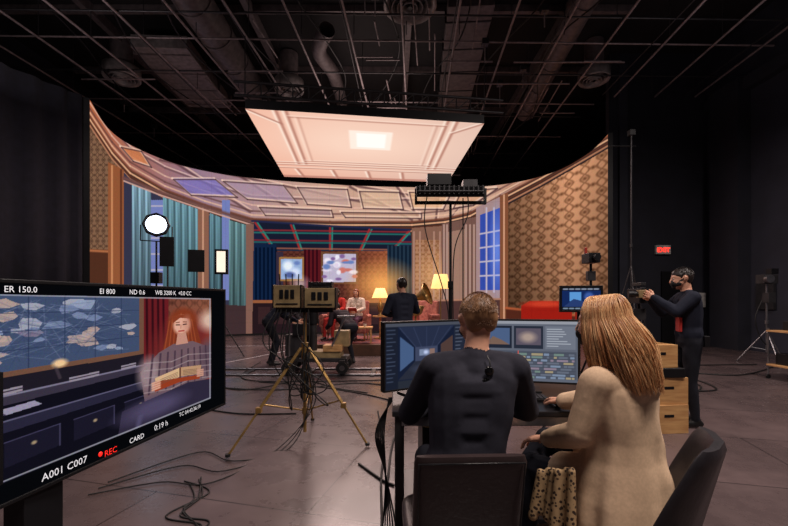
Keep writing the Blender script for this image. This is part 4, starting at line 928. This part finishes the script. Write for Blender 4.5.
for bx,by,sz,mm in ((-0.165,0.02,(0.27,0.14,0.22),TANBOX),(0.165,-0.02,(0.30,0.16,0.19),TANBOX),(0.16,0.0,(0.22,0.12,0.06),BLK)):
    z=1.325+sz[2]/2+(0.19 if mm is BLK else 0); w.box(c+V((bx,by,z)),sz,mm); 
    for k in range(3): w.box(c+V((bx+(k-1)*sz[0]*0.2,by-sz[1]/2-0.004,z+sz[2]*0.1)),(sz[0]*0.14,0.008,sz[2]*0.4),BLK)
    w.box(c+V((bx,by-sz[1]/2-0.004,z-sz[2]*0.33)),(sz[0]*0.8,0.008,0.012),BLK)
    for k in(-1,1): w.box(c+V((bx+k*sz[0]/2,by,z)),(0.012,sz[1]+0.01,sz[2]+0.01),BLK)
for k in range(4): w.cyl(c+V((-0.26+k*0.06,0.06,1.54)),c+V((-0.27+k*0.065,0.06,1.66)),0.006,BLK)
w.build('wireless_receiver',bevel=0.004)
w=MB(); random.seed(11)
for k in range(9):
    a=V((random.uniform(-.3,.3),random.uniform(-.1,.0),1.31)); pts=[c+a,c+V((a.x*1.3,-0.12,1.05-0.03*k)),c+V((random.uniform(-.24,.24),-0.1,0.75-0.05*k)),c+V((random.uniform(-.15,.15),-0.08,0.5)),c+V((random.uniform(-.08,.08),-0.04,0.85)),c+V((0.03,0.03,0.95))]
    w.tube(smooth_pts(pts),0.006,RUB)
for k in range(3): w.tube(smooth_pts([c+V((0.02*k,-0.03,0.8)),c+V((0.05+0.03*k,-0.06,0.4)),c+V((-0.1-0.05*k,-0.2,0.012)),c+V((-0.5,-0.5-0.2*k,0.012)),c+V((-0.9,-0.3-0.3*k,0.012)),c+V((-1.3,-0.9-0.1*k,0.012))]),0.005,RUB)
w.build('tripod_cables')
# ================================================================= TALL LIGHT STAND (centre)
c=V((0.72,5.1,0)); w=MB(); w.cyl(c+V((0,0,.3)),c+V((0,0,1.6)),0.024,BLK); w.cyl(c+V((0,0,1.5)),c+V((0,0,2.66)),0.017,BLK); w.cyl(c+V((0,0,1.55)),c+V((0,0,1.64)),0.035,BLK); w.cyl(c+V((0.16,0,0.9)),c+V((0.16,0,2.7)),0.008,BLK)
for a in(0.3,2.4,4.5): w.cyl(c+V((0,0,.85)),c+V((math.cos(a)*.55,math.sin(a)*.55,.02)),0.014,BLK); w.cyl(c+V((0,0,.32)),c+V((math.cos(a)*.33,math.sin(a)*.33,.34)),0.01,BLK)
w.box(c+V((0,0,2.64)),(0.9,0.04,0.04),BLK); 
for s in(-1,1): w.box(c+V((s*.44,0,2.72)),(0.03,0.06,0.2),BLK)
w.box(c+V((-0.02,0,2.78)),(0.84,0.32,0.13),BLK,R=Matrix.Rotation(0.25,3,'X'))
for k in range(14): w.box(c+V((-0.4+k*0.06,-0.165,2.76)),(0.02,0.02,0.11),DKG)
w.box(c+V((-0.15,0.02,2.92)),(0.3,0.2,0.14),BLK); w.box(c+V((0.25,0.05,2.88)),(0.18,0.16,0.1),DKG); w.cyl(c+V((-0.42,-0.18,2.74)),c+V((0.38,-0.18,2.74)),0.012,DKG)
w.tube(smooth_pts([c+V((-0.3,-.1,2.74)),c+V((-0.33,-.08,2.3)),c+V((-0.12,-.05,1.6)),c+V((-0.03,-.04,1.2)),c+V((-0.02,-.04,0.5))]),0.008,RUB); w.tube(smooth_pts([c+V((0.2,-.1,2.74)),c+V((0.2,-.08,2.45)),c+V((0.04,-.05,2.0)),c+V((0.03,-.04,1.0))]),0.008,RUB)
w.build('studio_light_stand',bevel=0.003)
# ================================================================= LEFT LIGHTS
LEDP=mat('softlight_panel',(220,234,255),0.5,emit=6); 
c=V((-5.35,9.0,0)); w=MB(); R=Matrix.Rotation(0.45,3,'Z')@Matrix.Rotation(-0.15,3,'X'); o=c+V((0,0,3.1)); ax=R@V((0,1,0))
w.rev(o,ax,[(0.001,0.0),(0.21,0.0),(0.26,-0.02),(0.28,0.0),(0.28,0.05),(0.12,0.25),(0.10,0.4),(0.001,0.4)],BLK,8,False); w.rev(o-ax*0.004,ax,[(0.001,-0.01),(0.21,0.0)],LEDP,16,False)
for s in(-1,1): w.cyl(o+R@V((s*0.31,0.1,0)),o+R@V((s*0.31,0.1,-0.36)),0.012,BLK)
w.cyl(o+R@V((-0.31,0.1,-0.36)),o+R@V((0.31,0.1,-0.36)),0.012,BLK)
q=o+R@V((0,0.1,-0.36)); w.cyl((q.x,q.y,.3),q,0.02,BLK)
for a in(0.3,2.4,4.5): w.cyl((q.x,q.y,.9),(q.x+math.cos(a)*.55,q.y+math.sin(a)*.55,.015),0.014,DKG)
w.box((q.x,q.y,1.9),(0.2,0.15,0.25),BLK)
w.build('studio_softlight',bevel=0.003)
c=V((-4.15,9.6,0)); w=MB(); o=c+V((0,0,2.32)); R=Matrix.Rotation(0.2,3,'Z')
w.box(o+R@V((0,0.05,0)),(0.30,0.1,0.60),BLK,R=R); w.box(o+R@V((0,-0.006,0)),(0.2,0.012,0.50),mat('warm_led',(255,236,214),0.5,emit=1.0),R=R); w.cyl(c+V((0,0.06,.3)),o+V((0,0.06,-.3)),0.018,BLK)
for a in(0.3,2.4,4.5): w.cyl(c+V((0,0.06,.9)),c+V((math.cos(a)*.5,0.06+math.sin(a)*.5,.015)),0.014,DKG)
w.build('led_tube_light',bevel=0.004)
for (X0,Y0,z,a,b) in ((-4.6,8.1,2.38,0.26,0.6),(-4.45,9.0,2.28,0.34,0.5)):
    w=MB(); w.box((X0,Y0,z),(a,0.02,b),BLK,rz=0.3); w.cyl((X0,Y0+.03,.3),(X0,Y0+.03,z),0.014,DKG)
    for q in(0.3,2.4,4.5): w.cyl((X0,Y0+.03,.7),(X0+math.cos(q)*.3,Y0+.03+math.sin(q)*.3,.012),0.012,DKG)
    w.build('light_flag')
# ================================================================= RIGHT SIDE GEAR
def stand(c,h,spread=0.45,m=BLK,r=0.016):
    c=V(c); w=MB(); w.cyl(c+V((0,0,.25)),c+V((0,0,h)),r,m); w.cyl(c+V((0,0,h*.5)),c+V((0,0,h*.5+.08)),r*1.9,m)
    for a in(0.2,2.3,4.4): w.cyl(c+V((0,0,h*.42)),c+V((math.cos(a)*spread,math.sin(a)*spread,.015)),r*0.8,m); w.cyl(c+V((0,0,.3)),c+V((math.cos(a)*spread*.55,math.sin(a)*spread*.55,h*.2)),r*0.6,m)
    return w,c
w,c=stand((5.4,9.1,0),5.2,0.6,DKG); w.box(c+V((0,0,5.2)),(0.12,0.12,0.12),BLK); w.cyl(c+V((-0.5,0,4.9)),c+V((0.1,0,4.9)),0.014,BLK); w.build('tall_light_stand')
w,c=stand((8.2,8.8,0),1.75,0.5,SILV,0.02); w.box(c+V((0,0,1.86)),(0.3,0.22,0.2),DKG); w.cyl(c+V((-0.1,-0.12,1.86)),c+V((-0.1,-0.2,1.86)),0.09,SILV); w.box(c+V((0.12,0,2.03)),(0.16,0.14,0.12),BLK); w.box(c+V((0.05,0,1.45)),(0.16,0.16,0.22),DKG); w.tube(smooth_pts([c+V((-.1,0,1.4)),c+V((-.25,0,1.0)),c+V((-.15,0,.6)),c+V((0,0,.4))]),0.012,RUB); w.build('fresnel_light_stand',bevel=0.004)
w,c=stand((2.46,5.0,0),1.85,0.3); w.box(c+V((0,0,1.92)),(0.14,0.2,0.12),BLK); w.cyl(c+V((0,-.1,1.92)),c+V((0,-.18,1.92)),0.04,BLK); w.box(c+V((0,0,1.7)),(0.1,0.06,0.12),DKG); w.box(c+V((-.05,0.03,2.02)),(0.03,0.03,0.08),REDC); w.build('witness_camera_stand',bevel=0.003)
w,c=stand((3.12,5.1,0),1.35,0.3); w.box(c+V((0,0,1.45)),(0.14,0.26,0.18),BLK); w.cyl(c+V((-0.02,-.12,1.47)),c+V((-0.02,-.26,1.47)),0.05,BLK); w.box(c+V((0,0,1.6)),(0.06,0.2,0.04),DKG); w.box(c+V((-.04,-.03,1.22)),(0.16,0.12,0.14),DKG); w.build('camera_tripod',bevel=0.003)
def crate(c,sz,rz):
    w=MB(); R=Matrix.Rotation(rz,3,'Z'); c=V(c); t=0.018; a,b,h=sz
    for s in(-1,1): w.box(c+R@V((0,s*(b/2-t/2),h/2)),(a,t,h),WOOD,rz=rz); w.box(c+R@V((s*(a/2-t/2),0,h/2)),(t,b-2*t,h),WOOD,rz=rz)
    for z in(t/2,h-t/2): w.box(c+R@V((0,0,z)),(a-2*t,b-2*t,t),WOOD,rz=rz)
    w.box(c+R@V((0,-b/2-0.001,h*.62)),(0.11,0.004,0.03),BLK,rz=rz)
    w.build('wooden_apple_box',bevel=0.003)
crate((2.86,4.35,0.0),(0.44,0.34,0.30),0.1); crate((2.88,4.36,0.302),(0.42,0.32,0.28),0.05)
w=MB(); w.box((2.80,4.36,0.635),(0.50,0.36,0.10),BLK); w.build('equipment_case',bevel=0.01)
crate((2.79,4.35,0.687),(0.38,0.30,0.24),0.1)
w=MB(); w.cyl((3.95,7.2,0.0),(3.95,7.2,0.62),0.2,DKG,n=20); w.cyl((3.95,7.2,0.62),(3.95,7.2,0.7),0.215,GREEN,n=20); w.build('waste_bin')
w=MB(); c=V((6.95,6.9,0))
for z in(0.25,0.85): w.box(c+V((0,0,z)),(0.6,0.5,0.03),WOOD)
for a in(-.28,.28):
    for b in(-.23,.23): w.cyl(c+V((a,b,.08)),c+V((a,b,.9)),0.015,SILV); w.cyl(c+V((a,b-.01,.04)),c+V((a,b+.01,.04)),0.04,RUB)
w.box(c+V((0.05,0,.95)),(0.3,0.3,0.16),BLK); w.box(c+V((0,0,.36)),(0.4,0.35,0.2),BLK); w.build('equipment_cart',bevel=0.004)
w=MB(); w.box((9.85,10.6,1.5),(0.08,0.5,0.7),DKG); w.build('electrical_panel',bevel=0.005)
w=MB(); w.box((9.62,12.58,1.4),(0.3,0.1,0.45),WHITE); w.build('wall_switch_box',bevel=0.005)
# ================================================================= CABLES
random.seed(21)
def bundle(paths,r=0.006,m=RUB,jit=0.0):
    w=MB()
    for p in paths:
        w.tube(smooth_pts([(a+random.gauss(0,jit),b+random.gauss(0,jit),r+0.001) for a,b in p],10),r,m)
    w.build('floor_cable')
base=[(-1.55,3.1),(-1.35,2.85),(-1.42,2.6),(-1.2,2.45),(-1.28,2.2),(-1.10,1.95),(-0.92,1.80),(-0.65,1.78),(-0.42,1.70),(-0.20,1.80),(-0.06,2.1)]
bundle([base]*4,0.0055,RUB,0.04)
bundle([[(-1.5,2.3),(-1.2,2.35),(-1.05,2.1),(-1.1,1.85),(-0.8,1.68),(-0.5,1.75),(-0.2,1.72)]]*2,0.0055,RUB,0.05)
bundle([[(-1.3,1.95),(-0.95,1.68),(-0.6,1.66),(-0.3,1.62),(-0.1,1.66)]],0.006,REDC,0.0)
bundle([[(3.7,5.6),(4.4,5.9),(5.0,6.6),(4.6,7.3),(5.4,7.7),(6.4,7.4),(8.0,8.4)],[(3.9,6.3),(4.7,6.9),(4.3,7.6),(5.6,8.4),(7.8,8.6)],[(3.9,5.9),(4.2,6.6),(5.2,7.1),(5.0,6.2),(4.2,6.1)]],0.012)
bundle([[(-4.5,8.0),(-3.2,6.6),(-1.8,6.2),(-0.5,6.7),(0.6,5.8)],[(-3,9.0),(-2.6,7.0),(-0.6,6.9),(0.3,7.2)],[(-2.6,5.2),(-1.9,4.9),(-1.2,4.9)],[(-0.3,3.4),(-0.1,3.1),(0.0,3.0)],[(-0.2,5.0),(-0.1,3.8),(-0.1,3.1),(-0.08,2.3),(-0.2,2.0)],[(-2.3,6.8),(-1.2,6.4),(-0.2,5.7),(0.2,5.0),(0.0,4.0),(-0.05,3.0)],[(-3.6,7.2),(-2.4,6.2),(-1.6,6.9),(-0.9,6.3),(-0.4,6.0)]],0.009)
w=MB()
for k in range(6): w.tube(smooth_pts([(-0.03+0.006*k,2.5,0.79),(-0.06-0.01*k,2.4,0.6),(-0.05,2.35+0.03*k,0.3),(-0.1+0.02*k,2.2,0.012),(-0.3,2.1-0.05*k,0.012)]),0.005,RUB)
w.build('desk_cables')
w=MB(); TAPE=mat('floor_tape',(190,185,190),0.6)
for a,b,L,rz in ((-3.4,9.8,3.0,1.2),(-3.9,12.2,2.5,0.1)): w.box((a,b,0.003),(L,0.05,0.004),TAPE,rz=rz)
w.build('tape_marks')
# ================================================================= LIGHTS
def area(name,loc,size,power,col,rot=(0,0,0),sy=None):
    l=bpy.data.lights.new(name,'AREA'); l.size=size; l.energy=power; l.color=col
    if sy: l.shape='RECTANGLE'; l.size_y=sy
    o=bpy.data.objects.new(name,l); S.collection.objects.link(o); o.location=loc; o.rotation_euler=rot; return o
area('house_light',(1.7,0.3,6.8),1.6,370,(1.0,0.86,0.78),(math.radians(-8),0,0))
area('house_light',(6.0,3.6,7.0),1.5,370,(1.0,0.86,0.80),(0,math.radians(12),0))
area('house_light',(-5,3.2,7.0),1.6,105,(1.0,0.86,0.86),(0,math.radians(-10),0))
area('stage_toplight',(-0.8,12.3,5.85),4.2,560,(1.0,0.76,0.70),(0,0,0))
area('added_grid_fill',(-0.8,12.2,6.9),3.0,40,(1.0,0.76,0.70),(math.pi,0,0))  # added upward fill so the overhead pipes read brighter; no fixture modelled
area('added_grid_fill',(6.5,7.5,5.6),0.8,15,(1.0,0.86,0.86),(math.pi,0,0))  # added fill for the right side of the pipe grid
area('added_grid_fill',(-6.8,7.5,5.6),0.8,26,(1.0,0.86,0.86),(math.pi,0,0))  # added fill for the left side of the pipe grid
S.world=bpy.data.worlds.new('world'); S.world.use_nodes=True
S.world.node_tree.nodes['Background'].inputs[0].default_value=(0.042,0.040,0.056,1); S.world.node_tree.nodes['Background'].inputs[1].default_value=1.0
# ================================================================= CAMERA
cam=bpy.data.cameras.new('camera'); co=bpy.data.objects.new('camera',cam); S.collection.objects.link(co); S.camera=co
cam.sensor_width=36; cam.sensor_fit='HORIZONTAL'; cam.lens=400*36/788; co.location=(0,0,CH); co.rotation_euler=(math.radians(90),0,0); cam.shift_y=37/788; cam.clip_start=0.02
S.view_settings.view_transform='Standard'; S.view_settings.look='None'; S.view_settings.exposure=0; S.view_settings.gamma=1
